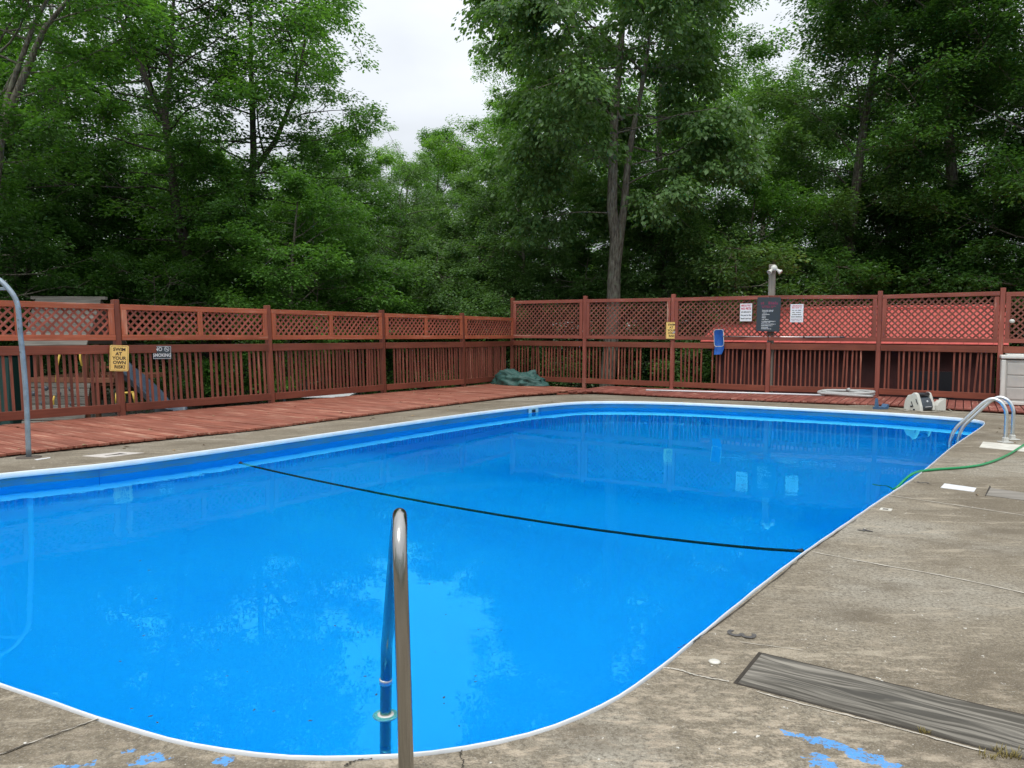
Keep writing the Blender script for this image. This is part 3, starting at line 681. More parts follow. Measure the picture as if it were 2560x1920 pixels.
beam('doorway', dpt - bo * .08 + Vector((0, 0, -.2)), dpt + bd * 1.0 - bo * .08 + Vector((0, 0, -.2)), 1.5, .03, M_black, shed)
rt0 = b0 + Vector((0, 0, eave_z)); rgd = b0 + bo * bdep + Vector((0, 0, eave_z + rise)); sl = (rgd - rt0).normalized(); sll = (rgd - rt0).length; rn = bd.cross(sl); rn = rn if rn.z > 0 else -rn
beam('roof_deck', rt0 + sl * sll / 2 - rn * .03, rt0 + sl * sll / 2 + bd * blen - rn * .03, .04, sll - .01, M_low, shed, rn)
back = b0 + bo * bdep * 2 + Vector((0, 0, eave_z)); sl2 = (back - rgd).normalized(); rn2 = bd.cross(sl2); rn2 = rn2 if rn2.z > 0 else -rn2
beam('rear_roof', rgd + sl2 * sll / 2 - rn2 * .03, rgd + sl2 * sll / 2 + bd * blen - rn2 * .03, .04, sll - .05, M_roofred, shed, rn2)
beam('fascia', rt0 - rn * .06 - sl * .01, rt0 + bd * blen - rn * .06 - sl * .01, .09, .03, M_low, shed)
NC, NT = 12, 24
sgeo = []
for j in range(NC):
    d0 = sll * j / NC
    for i in range(NT + 1):
        a = blen * (i - (.5 if j % 2 else 0)) / NT; bb_ = a + blen / NT - .012
        a = max(a, 0); bb_ = min(bb_, blen)
        if bb_ - a < .05: continue
        w = sll / NC + .02
        c = rt0 + bd * ((a + bb_) / 2) + sl * (d0 + w / 2 - .01) + rn * (.016 + random.uniform(0, .004))
        boxo('shingle', c, (round(bb_ - a, 2), round(w, 2), .014), M_roofred, shed, Matrix((bd, rn.cross(bd), (rn + sl * -.06).normalized())).transposed(), 0)
beam('ridge_cap', rgd + rn * .05 - bd * .02, rgd + bd * (blen + .02) + rn * .05, .03, .26, M_roofred, shed, rn)

# ------------------------------------------------------------ things on the right fence: net on its pole
nr = empty('skimmer_net', tuple(gy(1807, 842, 19.55)), 'blue leaf skimmer net on a long silver pole hung along the right fence', 'skimmer net')
A = gy(1807, 841, 19.62); B = gy(2112, 843, 18.0)
A = on_fence(1806, 841); B = on_fence(2100, 842.5); B2 = on_fence(2112, 843)
tube('pole', [A, A.lerp(B, .5) + Vector((0, 0, -.008)), B], .013, M_steel2, nr); tube('grip', [B, B2], .018, M_dgrey, nr)
for t in (.05, .7, .9): tube('clip', [A.lerp(B, t), A.lerp(B, t + .012)], .019, M_black, nr)
cx = on_fence(1797, 845); ww, hh = .24, .42
fr_ = Matrix((rdir, Vector((0, 0, 1)), rdir.cross(Vector((0, 0, 1))))).transposed().to_4x4(); fr_ = fr_ @ Matrix.Rotation(.06, 4, 'Z'); fr_.translation = cx
lp = [fr_ @ Vector((x, y, 0)) for x, y in rrect(ww, hh, .06, 4)]
vs, fs = tube_geo(lp + [lp[0]], .008, 8); link('net_frame', mesh('net_frame', vs, fs, True), nr, M_plate2)
vs = []; fs = []; gx, gyy = 8, 14
for j in range(gyy + 1):
    for i in range(gx + 1):
        x = -ww / 2 + ww * i / gx; y = hh / 2 - (hh + .2) * j / gyy
        xx = x * (1 - .45 * max(0, j / gyy - .8) * 5 * .5) - .05 * max(0, j - 10) / 4
        vs.append(fr_ @ Vector((xx, y, -.03 - .05 * math.sin(math.pi * i / gx) * math.sin(math.pi * min(1, j / gyy)) + .012 * math.sin(i * 2.1 + j))))
for j in range(gyy):
    for i in range(gx): a = j * (gx + 1) + i; fs.append((a, a + 1, a + gx + 2, a + gx + 1))
link('net_bag', mesh('net_bag', vs, fs, True), nr, M_blue)

# ------------------------------------------------------------ things on the far deck
c = gp(1299, 962, 0.0); vs = []; fs = []; nu, nv = 72, 22
for j in range(nv + 1):
    for i in range(nu):
        a = 2 * math.pi * i / nu; t = j / nv; r = math.cos(t * math.pi / 2) ** .55 if j else 1
        x = .90 * r * math.cos(a); y = .42 * r * math.sin(a)
        env = .30 + .14 * math.exp(-((x + .35) / .22) ** 2) + .05 * math.exp(-((x - .25) / .3) ** 2)
        env *= .35 + .65 * min(1, max(0, (.98 - x) / .55)) * min(1, max(.2, (x + 1.0) / .28))
        z = env * math.sin(t * math.pi / 2) ** .8
        q = Vector((x * 3.2, y * 3.2, z * 4)); f = noise.noise(q * 1.2) * .5 + (abs(noise.noise(q * 1.7)) - .2) * 1.0 + (abs(noise.noise(q * 3.6 + Vector((5, 1, 2)))) - .15) * .5 - .1
        d = Vector((x, y, z)).normalized() * f * .17 * (1 if j else .6)
        vs.append(c + rdir * (x + d.x) + Vector((rdir.y, -rdir.x, 0)) * (y + d.y) * -1 + Vector((0, 0, max(.004, z + d.z * .9))))
for j in range(nv):
    for i in range(nu): fs.append((j * nu + i, j * nu + (i + 1) % nu, (j + 1) * nu + (i + 1) % nu, (j + 1) * nu + i))
fs.append(tuple(range(nv * nu, (nv + 1) * nu)))
me = mesh('tarpaulin', vs, fs, True); bm = bmesh.new(); bm.from_mesh(me); bmesh.ops.recalc_face_normals(bm, faces=bm.faces); bm.to_mesh(me); bm.free()
tp = tag(link('tarpaulin', me, None, M_tarp), 'crumpled dark green tarpaulin heaped on the deck in the fence corner', 'tarpaulin')
# white pole lying on the deck
p, q = gp(1615, 975, .018), gp(2062, 988, .018)
tag(tube('white_pole', [p, p.lerp(q, .5) + Vector((0, 0, .001)), q], .019, M_signw, None), 'long white pole lying on the far deck below the fence', 'pole')
# grey vacuum hose, coiled
cc = gp(2114, 991.5, .0); pts = []; rr = random.Random(2)
for k in range(150):
    a = k * .24; r = .36 + .13 * math.sin(k * .11) + .04 * math.sin(k * .37); zz = .03 + .04 * (k / 150 * 3.2) * (.6 + .4 * math.sin(k * .21)) + .03 * max(0, math.sin(k * .09))
    pts.append(cc + rdir * (r * 1.45 * math.cos(a) + .06 * math.sin(k * .13)) + rin * (r * .42 * math.sin(a)) + Vector((0, 0, zz)))
hs = empty('vacuum_hose', tuple(cc), 'coil of thick grey vacuum hose lying on the far deck', 'hose')
vs, fs = tube_geo(pts, [.030 + .0025 * (i % 2) for i in range(len(pts))], 10); link('hose', mesh('hose', vs, fs, True), hs, M_grhose)
lathe('hose_cuff', [(.03, 0), (.036, .01), (.036, .1), (.03, .11)], M_grhose, hs, cc + Vector((.02, -.02, .15)), Matrix.Rotation(math.radians(75), 3, 'X'))
# storage box
sb0 = gp(2500, 1012, 0); sbx = rdir; sby = -rin; sb = empty('storage_box', tuple(sb0), 'large pale grey resin storage box against the fence at the right edge', 'storage box')
Rb = Matrix((sbx, sby, Vector((0, 0, 1)))).transposed(); bw, bdp, bh = 1.5, .8, 1.0
def sbp(x, y, z): return sb0 + sbx * x + sby * y + Vector((0, 0, z))
boxo('body', sbp(bw / 2, bdp / 2, .48), (bw - .06, bdp - .06, .9), M_box, sb, Rb, .01)
for z in (.035, ): boxo('base_trim', sbp(bw / 2, bdp / 2, z + .01), (bw + .02, bdp + .02, .07), M_box2, sb, Rb, .01)
for x in (.03, bw - .03):
    for y in (.03, bdp - .03): boxo('corner_post', sbp(x, y, .5), (.085, .085, .86), M_box2, sb, Rb, .015)
for x in (bw / 2 - .34, bw / 2 + .34):
    for z in (.25, .5, .75): boxo('front_panel', sbp(x, .028, z - .01), (.62, .03, .235), M_box, sb, Rb, .012)
for z in (.25, .5, .75): boxo('side_panel', sbp(.028, bdp / 2, z - .01), (.03, bdp - .2, .235), M_box, sb, Rb, .012)
boxo('lid', sbp(bw / 2, bdp / 2, .985), (bw + .05, bdp + .05, .07), M_box2, sb, Rb, .015)
boxo('latch', sbp(bw / 2, -.012, .93), (.10, .03, .10), M_box, sb, Rb, .008)
boxo('lid_panel', sbp(bw / 2, bdp / 2, 1.03), (bw - .15, bdp - .15, .03), M_box2, sb, Rb, .012)

# ------------------------------------------------------------ pool cleaner robot, cable, bracket
rc = gp(2300, 1026, -.05); S = 1 / 131.0      # metres per photo pixel there
def zg(p): return zc(p)
gx_ = Vector((.86, .50, 0)).normalized(); gyv = Vector((-.50, .86, 0)).normalized(); zr0 = zg(rc)
rob = empty('pool_cleaner', (rc.x, rc.y, zr0), 'white and charcoal robotic pool cleaner standing on end by the pool edge', 'pool cleaner')
def side(x, flip, nm):
    M = Matrix((gyv, Vector((0, 0, 1)), gx_)).transposed().to_4x4(); M.translation = Vector((rc.x, rc.y, zr0)) + gx_ * x
    return prism(nm, [(-.17, 0), (-.155, .10), (-.10, .27), (-.075, .335), (-.04, .36), (.0, .36), (.05, .32), (.12, .30), (.17, .2), (.19, .1), (.19, 0)], .085, M_wplast, rob, M)
for x, nm in ((-.2, 'side_shell'), (.2, 'side_shell')):
    o = side(x, 0, nm); md = o.modifiers.new('b', 'BEVEL'); md.width = .018; md.segments = 3
ctr = Vector((rc.x, rc.y, zr0))
Rx = Matrix((gyv, Vector((0, 0, 1)), gx_)).transposed()
vs = []; fs = []
pr = [(-.15, .02), (-.165, .08), (-.15, .16), (-.11, .24), (-.06, .27), (.05, .27), (.12, .2), (.15, .02)]
o = prism('body', pr, .33, M_dgrey, rob, Matrix.Translation(ctr) @ Rx.to_4x4()); md = o.modifiers.new('b', 'BEVEL'); md.width = .02; md.segments = 3
vs, fs = tube_geo([ctr + gx_ * x + gyv * -.045 + Vector((0, 0, .315)) for x in (-.17, -.16, .16, .17)], [.03, .045, .045, .03], 14); link('brush_roller', mesh('brush_roller', vs, fs, True), rob, M_black)
for x, z, ln in ((-.247, .19, .10), (-.247, .13, .11)):
    p = ctr + gx_ * x + gyv * (-.1 if z > .15 else -.01) + Vector((0, 0, z - ln / 2)); beam('slot', p, p + gyv * .04 + Vector((0, 0, ln)), .014, .012, M_black, rob, gyv)
for p in (ctr + gx_ * -.247 + gyv * .03 + Vector((0, 0, .09)), ctr + gx_ * -.247 + gyv * -.03 + Vector((0, 0, .03))): boxo('slot', p, (.02, .035, .03), M_black, rob, Matrix((gx_, gyv, Vector((0, 0, 1)))).transposed())
beam('nameplate', ctr + gx_ * -.1 - gyv * .168 + Vector((0, 0, .085)), ctr + gx_ * .1 - gyv * .168 + Vector((0, 0, .085)), .012, .006, M_silver, rob)
lathe('emblem', [(0, 0), (.018, 0), (.018, .006), (0, .006)], M_silver, rob, ctr - gyv * .14 + Vector((0, 0, .19)), Matrix.Rotation(math.radians(70), 3, 'X'))
pb = ctr + gx_ * .36 - gyv * .16
_t = Matrix((Vector((.95, .3, 0)), Vector((0, 0, 1)), Vector((.3, -.95, 0)))).transposed().to_4x4()
prism('filter_tray', [(-.11, 0), (-.1, .10), (-.05, .17), (-.03, .17), (.0, .20), (.05, .20), (.06, .235), (.11, .235), (.11, 0)], .12, M_wplast, rob, Matrix.Translation(pb) @ _t)
pts = [(2380, 1026), (2350, 1012), (2335, 1008), (2325, 1018), (2300, 1020), (2268, 1027), (2262, 1030), (2310, 1031), (2344, 1029), (2350, 1024), (2320, 1022), (2290, 1026), (2300, 1031), (2330, 1030), (2342, 1024),
       (2310, 1023), (2275, 1022), (2250, 1024), (2215, 1018), (2170, 1014), (2120, 1013)]
P3 = []
for k, (x, y) in enumerate(pts):
    y2 = y + 2; p = gp(x, y2, -.045); p.z = zg(p) + .012 + (.06 if k in (1, 2) else 0) + .004 * (k % 4); P3.append(p)
tag(tube('cable', spline(P3, 5), .0085, M_cable, None, 6), 'tangled beige cable lying on the concrete around the pool cleaner', 'cable')
P3 = []
for x, y in ((2356, 1026), (2365, 1031), (2400, 1034), (2450, 1034), (2510, 1037), (2590, 1040)): p = gp(x, y, -.05); p.z = zg(p) + .008; P3.append(p)
tag(tube('cable', spline(P3, 5), .007, M_cable, None, 6), 'thin beige cable running right from the pool cleaner towards the ladder', 'cable')
bk = gp(2202, 1023, -.045); bk.z = zg(bk)
br_ = empty('hose_bracket', tuple(bk), 'small blue grey plastic bracket with one upright arm, left of the pool cleaner', 'bracket')
Mb = Matrix((gx_, Vector((0, 0, 1)), -gyv)).transposed().to_4x4()
prism('base', [(-.17, .0), (-.02, -.0), (.14, .0), (.17, .03), (.17, .09), (.13, .10), (.10, .05), (.02, .035), (-.02, .05), (-.1, .045), (-.17, .05)], .12, M_bluegrey, br_, Matrix.Translation(bk) @ Mb)
prism('arm', [(-.17, .05), (-.10, .05), (-.125, .15), (-.14, .22), (-.15, .22)], .05, M_bluegrey, br_, Matrix.Translation(bk) @ Mb)

# ------------------------------------------------------------ ladders and rails
def rail(name, pts, r, mat, parent, n=16, seg=8): return tube(name, spline(pts, seg), r, mat, parent, n)
hr = empty('entry_handrail', (-.31, 2.26, 0), 'brushed stainless steel entry handrail arching over the shallow end in front', 'handrail')
rail('tube', [(-.312, 2.255, -.02), (-.322, 2.275, .30), (-.335, 2.30, .63), (-.342, 2.325, .75), (-.35, 2.385, .818), (-.362, 2.46, .828), (-.38, 2.54, .77), (-.42, 2.70, .565), (-.47, 2.90, .29), (-.495, 3.0, .16), (-.503, 3.04, .05), (-.508, 3.05, -.10), (-.51, 3.052, -.3), (-.515, 3.055, -1.15)], .0235, M_steel, hr, 24, 6)
lathe('flange', [(.024, -.012), (.052, -.012), (.054, -.004), (.050, .002), (.044, .002), (.042, -.002), (.036, -.002), (.034, .004), (.026, .006)], M_plate2, hr, (-.5085, 3.051, WATER_Z - .004), n=32)
lathe('collar', [(.0245, -.012), (.027, -.01), (.027, .01), (.0245, .012)], M_steel2, hr, (-.507, 3.048, .0), n=24)
ld = empty('pool_ladder', tuple(gp(2378, 1110, 0)), 'pair of curved stainless ladder rails at the far right of the pool', 'ladder')
edge = (gp(2130 * D, 912 * D) - gp(1900 * D, 1080 * D)).normalized(); inw = Vector((-edge.y, edge.x, 0)); inw = inw if inw.x < 0 else -inw
for (bx, by, tx, ty, wx, wy) in ((2513, 1107, 2493, 1027, 2382, 1112), (2530.5, 1100, 2496, 1014, 2398, 1106)):
    b_ = gp(bx, by, -.02)
    g = lambda d, z: b_ + inw * (d * .66) + Vector((0, 0, z + .02))
    rail('rail', [g(0, -.02), g(.0, .30), g(.02, .42), g(.11, .525), g(.26, .565), g(.41, .51), g(.56, .40), g(.74, .255), g(.90, .12), g(.97, -.02), g(.99, -.2), g(.99, -1.0)], .0235, M_steel2, ld, 14, 5)
    boxo('anchor', b_ + Vector((0, 0, .035)), (.065, .065, .08), M_plate2, ld, None, .01)
    boxo('base_plate', b_ + Vector((0, 0, .012)), (.15, .13, .012), M_plate2, ld, None, .004)
b1, b2 = gp(2513, 1107, -.02), gp(2530.5, 1100, -.02)
for z in (-.35, -.62, -.89): beam('tread', b1 + inw * .655 + Vector((0, 0, z)), b2 + inw * .655 + Vector((0, 0, z)), .03, .09, M_wplast, ld)
# galvanised arch on the left
pb = gp(72, 1143, -.04); pb.z = zc(pb)
ap = empty('steel_arch', tuple(pb), 'tall grey galvanised tube with a bent top standing by the left pool edge', 'pole')
def gz(px, py): q = gy(px, py, pb.y); return q
rail('upright', [pb, gz(66, 1000), gz(58, 900), gz(50.5, 830), gz(46, 775), gz(40, 750), gz(28, 730), gz(8, 708), gz(-30, 680), gz(-120, 625), gz(-230, 600), gz(-300, 640), gz(-330, 720), Vector((gz(-345, 1130).x, pb.y, pb.z))], .0285, M_galv, ap, 14, 6)
beam('brace', gz(22, 722), gz(-325, 722), .035, .035, M_galv, ap)
lathe('base_ring', [(.03, 0), (.13, 0), (.13, .008), (.04, .012)], plain('rusty_plate', (.09, .07, .055), .8), ap, pb)
for yy in (800, 822, 880): q = gz(51 + (yy - 830) * .06, yy); boxo('bolt', q + Vector((0, -.028, 0)), (.01, .012, .01), M_black, ap)

# rope across the pool, sagging under the surface
ra = gp(600, 1161, -.16); rb = gp(1735 * D, 1196 * D, -.16)
pts = []
for k in range(25):
    t = k / 24; p = ra.lerp(rb, t); p.z = -.15 - .42 * (1 - (2 * t - 1) ** 2) ** .8; pts.append(p)
tag(tube('pool_rope', pts, .028, M_rope, None, 8), 'dark rope stretched across the pool just under the water', 'rope')
# skimmer mouth in the wall
i = min(range(NO), key=lambda k: (OUT[k] - gp(1325, 1013, 0)).length)
sk = empty('skimmer_mouth', tuple(OUT[i]), 'small skimmer opening in the pool wall near the far left corner', 'skimmer'); q = OUT[i] - NR[i] * .016 + Vector((0, 0, -.105)); Rk = Matrix((NR[i].cross(Vector((0, 0, 1))), NR[i], Vector((0, 0, 1)))).transposed()
boxo('frame', q, (.30, .012, .095), M_bluegrey if False else plain('pale_blue_frame', (.25, .45, .55), .4), sk, Rk, .003); boxo('opening', q - NR[i] * .008, (.11, .01, .06), M_black, sk, Rk, .002)
# green hose
hp_ = []
for (x, y, dz) in ((2111, 580, 0), (1950, 680, 0), (1750, 760, 0), (1550, 795, 0), (1300, 815, 0), (1150, 832, 0), (1062, 858, 0)):
    X, Y_ = 2000 + x / 3.77, 960 + y / 3.77; p = gp(X, Y_, -.01); p.z = zc(p) + .016; hp_.append(p)
hp_ = [hp_[0] + (hp_[0] - hp_[1]) * 2.5, ] + hp_
p = gp(2000 + 985 / 3.77, 960 + 905 / 3.77, -.05); hp_.append(p); p = gp(2000 + 900 / 3.77, 960 + 985 / 3.77, -.12); hp_.append(p)
for X, Y_, z in ((2216, 1226, -.2), (2190, 1232, -.24), (2182, 1240, -.30), (2186, 1248, -.34), (2200, 1256, -.36)):
    hp_.append(gp(X, Y_, z))
tag(tube('garden_hose', spline(hp_, 8), .013, M_hose, None, 10), 'green garden hose running over the right concrete into the pool', 'hose')

# ------------------------------------------------------------ lids, joints, marks set in the concrete
def quad_on(name, px, mat, label=None, cat=None, dz=.004, t=.006, parent=None):
    P = []
    for x, y in px: p = gp(x, y, -.02); p.z = zc(p) + dz; P.append(p)
    n = len(P); vs = P + [p - Vector((0, 0, t)) for p in P]; fs = [tuple(range(n)), tuple(range(n, 2 * n))[::-1]] + [(i, (i + 1) % n, n + (i + 1) % n, n + i) for i in range(n)]
    me = mesh(name, vs, fs); bm = bmesh.new(); bm.from_mesh(me); bmesh.ops.recalc_face_normals(bm, faces=bm.faces); bm.to_mesh(me); bm.free()
    o = link(name, me, parent, mat)
    if cat: tag(o, label, cat)
    return o
def r6(x, y): return 2000 + x / 3.77, 960 + y / 3.77
def r7(x, y): return 1700 + x / 2.572, 1300 + y / 2.572
quad_on('access_lid', [r6(1725, 550), r6(2200, 590), r6(2260, 655), r6(1690, 602)], M_plate, 'pale rectangular lid set in the concrete beside the pool ladder', 'lid')
quad_on('access_lid', [r6(1362, 946), r6(1662, 986), r6(1640, 1022), r6(1325, 984)], M_white, 'bright white rectangular lid set in the concrete below the green hose', 'lid')
quad_on('access_lid', [r6(1795, 985), r6(2250, 1050), r6(2260, 1120), r6(1755, 1055)], M_grey, 'weathered grey wooden lid set in the concrete at the right edge', 'lid')
quad_on('lid_gap', [r6(1788, 960), r6(1800, 975), r6(1752, 1062), r6(1742, 1056)], M_crack, parent=pool, dz=.002)
fr = empty('square_plate', tuple(gp(*r6(808, 1192))), 'tiny cream frame plate with a hole, on the concrete by the right pool edge', 'plate')
quad_on('frame', [r6(762, 1177), r6(872, 1188), r6(858, 1207), r6(748, 1195)], M_plate, parent=fr); quad_on('hole', [r6(785, 1187), r6(835, 1191), r6(826, 1198), r6(776, 1194)], M_crack, parent=fr, dz=.006)
cap = gp(*r7(222, 898)); cap.z = zc(cap)
tag(lathe('drain_cap', [(0, .0), (.024, 0), (.026, .006), (.018, .010), (0, .008)], M_plate, None, cap), 'small round cream cap on the concrete near the wooden plank', 'cap')
quad_on('access_lid', [(205, 1137), (300, 1127.5), (360, 1131), (262, 1143)], plain('chalky_lid', (.52, .48, .44), .8), 'chalky pale square lid by the left pool edge near the steel pole', 'lid')
quad_on('lid_gap', [(262, 1138), (300, 1132), (318, 1134.5), (300, 1135)], M_crack, parent=pool, dz=.007)
quad_on('paint_mark', [(86, 1145), (125, 1139), (126, 1141), (92, 1147)], M_white, parent=pool)
# flush timber plank
bo_ = empty('timber_plank', tuple(gp(2100, 1745)), 'long weathered grey plank set flush in the concrete at lower right', 'plank')
a, b_, c_, d_ = gp(1822, 1702, -.01), gp(1900, 1630, -.01), gp(2560, 1776, -.01), gp(2560, 1897, -.01)
ldv = ((c_ - b_).normalized() + (d_ - a).normalized()).normalized(); wv = Vector((-ldv.y, ldv.x, 0)); wid = abs((b_ - a).dot(wv)) - .012; ctr_ = (a + b_) / 2
st = ctr_ + ldv * .02; en = st + ldv * 2.3
quad = empty
st.z = zc(st) - .015; en.z = zc(en) - .015
pl = beam('board', st, en, .04, wid, M_board, bo_, (0, 0, 1), .006)
# dark gap round it: a shallow trough of dirt just proud of the slab under the board
wd = wid + .022
gv = [st - ldv * .014 - wv * wd / 2, en - wv * wd / 2, en + wv * wd / 2, st - ldv * .014 + wv * wd / 2]
link('gap', mesh('gap', [Vector((p.x, p.y, zc(p) + .0015)) for p in gv], [(0, 1, 2, 3)]), bo_, M_crack)
rnd = random.Random(5)
def strip(name, P, w, mat, parent, dz=.003, jag=.3):
    L, R_ = [], []
    for k, p in enumerate(P):
        d = (P[min(k + 1, len(P) - 1)] - P[max(k - 1, 0)]).normalized(); n_ = Vector((-d.y, d.x, 0)); ww_ = w * rnd.uniform(1 - jag, 1 + jag) / 2
        zz = zc(p) + dz; L.append(Vector((p.x, p.y, zz)) + n_ * ww_); R_.append(Vector((p.x, p.y, zz)) - n_ * ww_)
    n = len(P); return link(name, mesh(name, L + R_, [(i, n + i, n + i + 1, i + 1) for i in range(n - 1)]), parent, mat)
def line_px(px, n=10, jit=.0018):
    P = spline([gp(x, y, -.01) for x, y in px], n); return [p + Vector((rnd.gauss(0, jit), rnd.gauss(0, jit), 0)) for p in P]
apron = [o for o in COL.objects if o.name == 'concrete_apron'][0]
J = [([r7(850, 205), r7(1290, 285), r7(1780, 370), r7(2400, 500)], .011), ([r6(842, 1050), r6(1450, 1135), r6(2330, 1262)], .013), ([r6(1300, 745), r6(1680, 785), r6(2330, 860)], .012),
     ([r7(-110, 950), r7(0, 965), r7(110, 1000), r7(310, 1035)], .010), ([(253, 1795), (110, 1845), (-60, 1905)], .007), ([r7(495, 1100), r7(760, 1172), r7(1240, 1290), r7(1960, 1475)], .008),
     ([(1180, 1050 - 25), (1330, 1006), (1400, 1000)], .02), ([(500, 1093), (620, 1098)], .02), ([r6(1900, 365), r6(2200, 400)], .012), ([(1850, 1605), (2010, 1625)], .004)]
for px, w in J: strip('joint', line_px(px), w, M_joint, apron, .004, .5)
C = [([r7(-5, 830), r7(200, 705), r7(690, 325), r7(830, 205), r7(1130, 0)], .006), ([(1155, 1878), (1150, 1892), (1160, 1905), (1152, 1925)], .004), ([(1700, 1693), (1745, 1688), (1820, 1702)], .003),
     ([(1240, 1003 - 3), (1330, 1002), (1480, 997)], .02), ([(860, 1918), (890, 1903), (930, 1900)], .006), ([(253, 1797), (110, 1848), (-60, 1908)], .004), ([r6(1060, 925), r6(1130, 940), r6(1240, 950)], .008), ([r6(1430, 710), r6(1530, 716)], .01)]
for px, w in C: strip('crack', line_px(px, 10, .003), w, M_crack, apron, .0065, .7)
# painted depth numerals
def numeral(s, px, py, size, up, label, sx=1.0):
    p = gp(px, py, -.02); u = Vector(up).normalized(); x = Vector((u.y, -u.x, 0)); me = text_mesh(s, size, size * .006, sx)
    M = Matrix((x, u, Vector((0, 0, 1)))).transposed().to_4x4(); M.translation = (p.x, p.y, zc(p) + .0045)
    tag(link('depth_numeral', me, None, M_numer, M), label, 'painted numeral'); o = COL.objects[-1]; o['group'] = 'worn depth numerals'
outr = -inw
numeral('3', *r7(383, 748), .19, Vector((.9, -.43, 0)), 'worn black numeral 3 painted on the concrete near the wooden plank')
numeral('4', *r7(1185, 74), .15, Vector((.9, -.43, 0)), 'worn black numeral 4 painted by the right pool edge above the first joint')
numeral('5', *r6(1150, 938), .15, Vector((.85, -.5, 0)), 'faint worn numeral painted on the concrete left of the white lid')
# weeds and leaf litter
def blades(name, pts, mat, label, seed, hmin, hmax, w):
    r = random.Random(seed); g = []
    for p in pts:
        for k in range(r.randint(3, 6)):
            a = r.uniform(0, 6.28); h = r.uniform(hmin, hmax); l = Vector((math.cos(a), math.sin(a), 0)); s_ = Vector((-l.y, l.x, 0)) * w; b0_ = p + l * r.uniform(0, .008)
            m_ = b0_ + l * h * .25 + Vector((0, 0, h * .6)); t_ = b0_ + l * h * .7 + Vector((0, 0, h))
            g.append(([b0_ - s_, b0_ + s_, m_ + s_, m_ - s_, t_], [(0, 1, 2, 3), (3, 2, 4)]))
    return tag(link(name, mesh(name, *join_geo(g)), None, mat), label, kind='stuff')
M_weed = plain('dry_weed', (.20, .16, .045), .8, var=.35, scale=60)
pts = []
for k in range(34):
    t = rnd.random(); p = gp(2450 + 110 * rnd.random() ** .7, 1868 + 25 * t, -.01); pts.append(Vector((p.x, p.y, zc(p))))
for k in range(10): p = gp(2285 + 40 * rnd.random(), 1822 + 8 * rnd.random(), -.01); pts.append(Vector((p.x, p.y, zc(p))))
blades('weeds', pts, M_weed, 'tuft of dry yellow green weeds growing along the plank edge', 3, .006, .026, .0013)
g = []
r = random.Random(9)
for k in range(130):
    c0 = r.random()
    if c0 < .45:
        i = r.randrange(NO); p = OUT[i] + NR[i] * r.uniform(.1, 1.6); z = zc(p) + .004
        if p.length < 8: continue
    elif c0 < .8: p = LP[0].lerp(LP[5], r.random()) - LOUT * r.uniform(.2, 3.4); z = DECK_Z + .004
    else: p = RP[0].lerp(RP[5], r.random()) + RIN * r.uniform(.2, 1.6); z = .004
    a = r.uniform(0, 6.28); s_ = r.uniform(.02, .05); x = Vector((math.cos(a), math.sin(a), 0)) * s_; y = Vector((-x.y, x.x, 0)) * .5; p = Vector((p.x, p.y, z))
    g.append(([p - x, p - y + Vector((0, 0, .012)), p + x, p + y + Vector((0, 0, .004))], [(0, 1, 2, 3)]))
tag(link('leaf_litter', mesh('leaf_litter', *join_geo(g)), None, plain('dry_leaf', (.30, .21, .11), .8, var=.3, scale=4)), 'scattered dry leaves on the decks and concrete', kind='stuff')
# specks floating on the water
g = []
for k in range(70):
    t, s_ = r.random(), r.random(); p = cen + (OUT[r.randrange(NO)] - cen) * math.sqrt(r.random()) * .95
    if k < 40: p = gp(r.uniform(300, 1250), r.uniform(1400, 1850), WATER_Z)
    if off(p) < .05: continue
    a = r.uniform(0, 6.28); l = r.uniform(.004, .012); x = Vector((math.cos(a), math.sin(a), 0)) * l; y = Vector((-x.y, x.x, 0)) * .45; p = Vector((p.x, p.y, WATER_Z + .002))
    g.append(([p - x, p - y, p + x, p + y], [(0, 1, 2, 3)]))
tag(link('floating_specks', mesh('floating_specks', *join_geo(g)), None, M_crack), 'tiny dark specks floating on the pool water', kind='stuff')

# ------------------------------------------------------------ playground beyond the left fence
GZ = -1.0
ps = empty('playset', tuple(gp(140, 1035, GZ)), 'wooden playset with grey lapped board roof and climbing wall beyond the left fence', 'playset')
Y0 = 16.2; e0 = gy(57, 864, Y0); e1 = gy(219, 862, Y0 + .15); t0_ = gy(91, 750, Y0 + 1.5); t1_ = gy(255, 751, Y0 + 1.65)
NB = 9
for k in range(NB):
    a = e0.lerp(t0_, k / NB); b_ = e1.lerp(t1_, k / NB); a2 = e0.lerp(t0_, (k + 1) / NB); nn = (b_ - a).cross(a2 - a).normalized(); nn = nn if nn.z > 0 else -nn
    wv_ = (a2 - a).length + .02; off_ = (a2 - a) / 2 + nn * (.03 + .004 * (k % 2)); rr_ = random.uniform(-.02, .02) * (b_ - a).normalized()
    dd = (a2 - a).normalized(); beam('roof_board', a + off_ + rr_, b_ + off_ + rr_, .03, wv_, M_roofb, ps, (nn - dd * .3).normalized(), .003)
beam('ridge_board', t0_ + Vector((-.1, 0, .05)), t1_ + Vector((.1, 0, .05)), .07, .14, M_roofb, ps)
back0, back1 = t0_ + Vector((-.2, 1.5, -1.0)), t1_ + Vector((-.2, 1.5, -1.0))
link('rear_roof', mesh('rear_roof', [t0_, t1_, back1, back0, t0_ - Vector((0, 0, .03)), t1_ - Vector((0, 0, .03)), back1 - Vector((0, 0, .03)), back0 - Vector((0, 0, .03))], [(0, 1, 2, 3), (7, 6, 5, 4), (0, 4, 5, 1), (1, 5, 6, 2), (2, 6, 7, 3), (3, 7, 4, 0)]), ps, M_roofb)
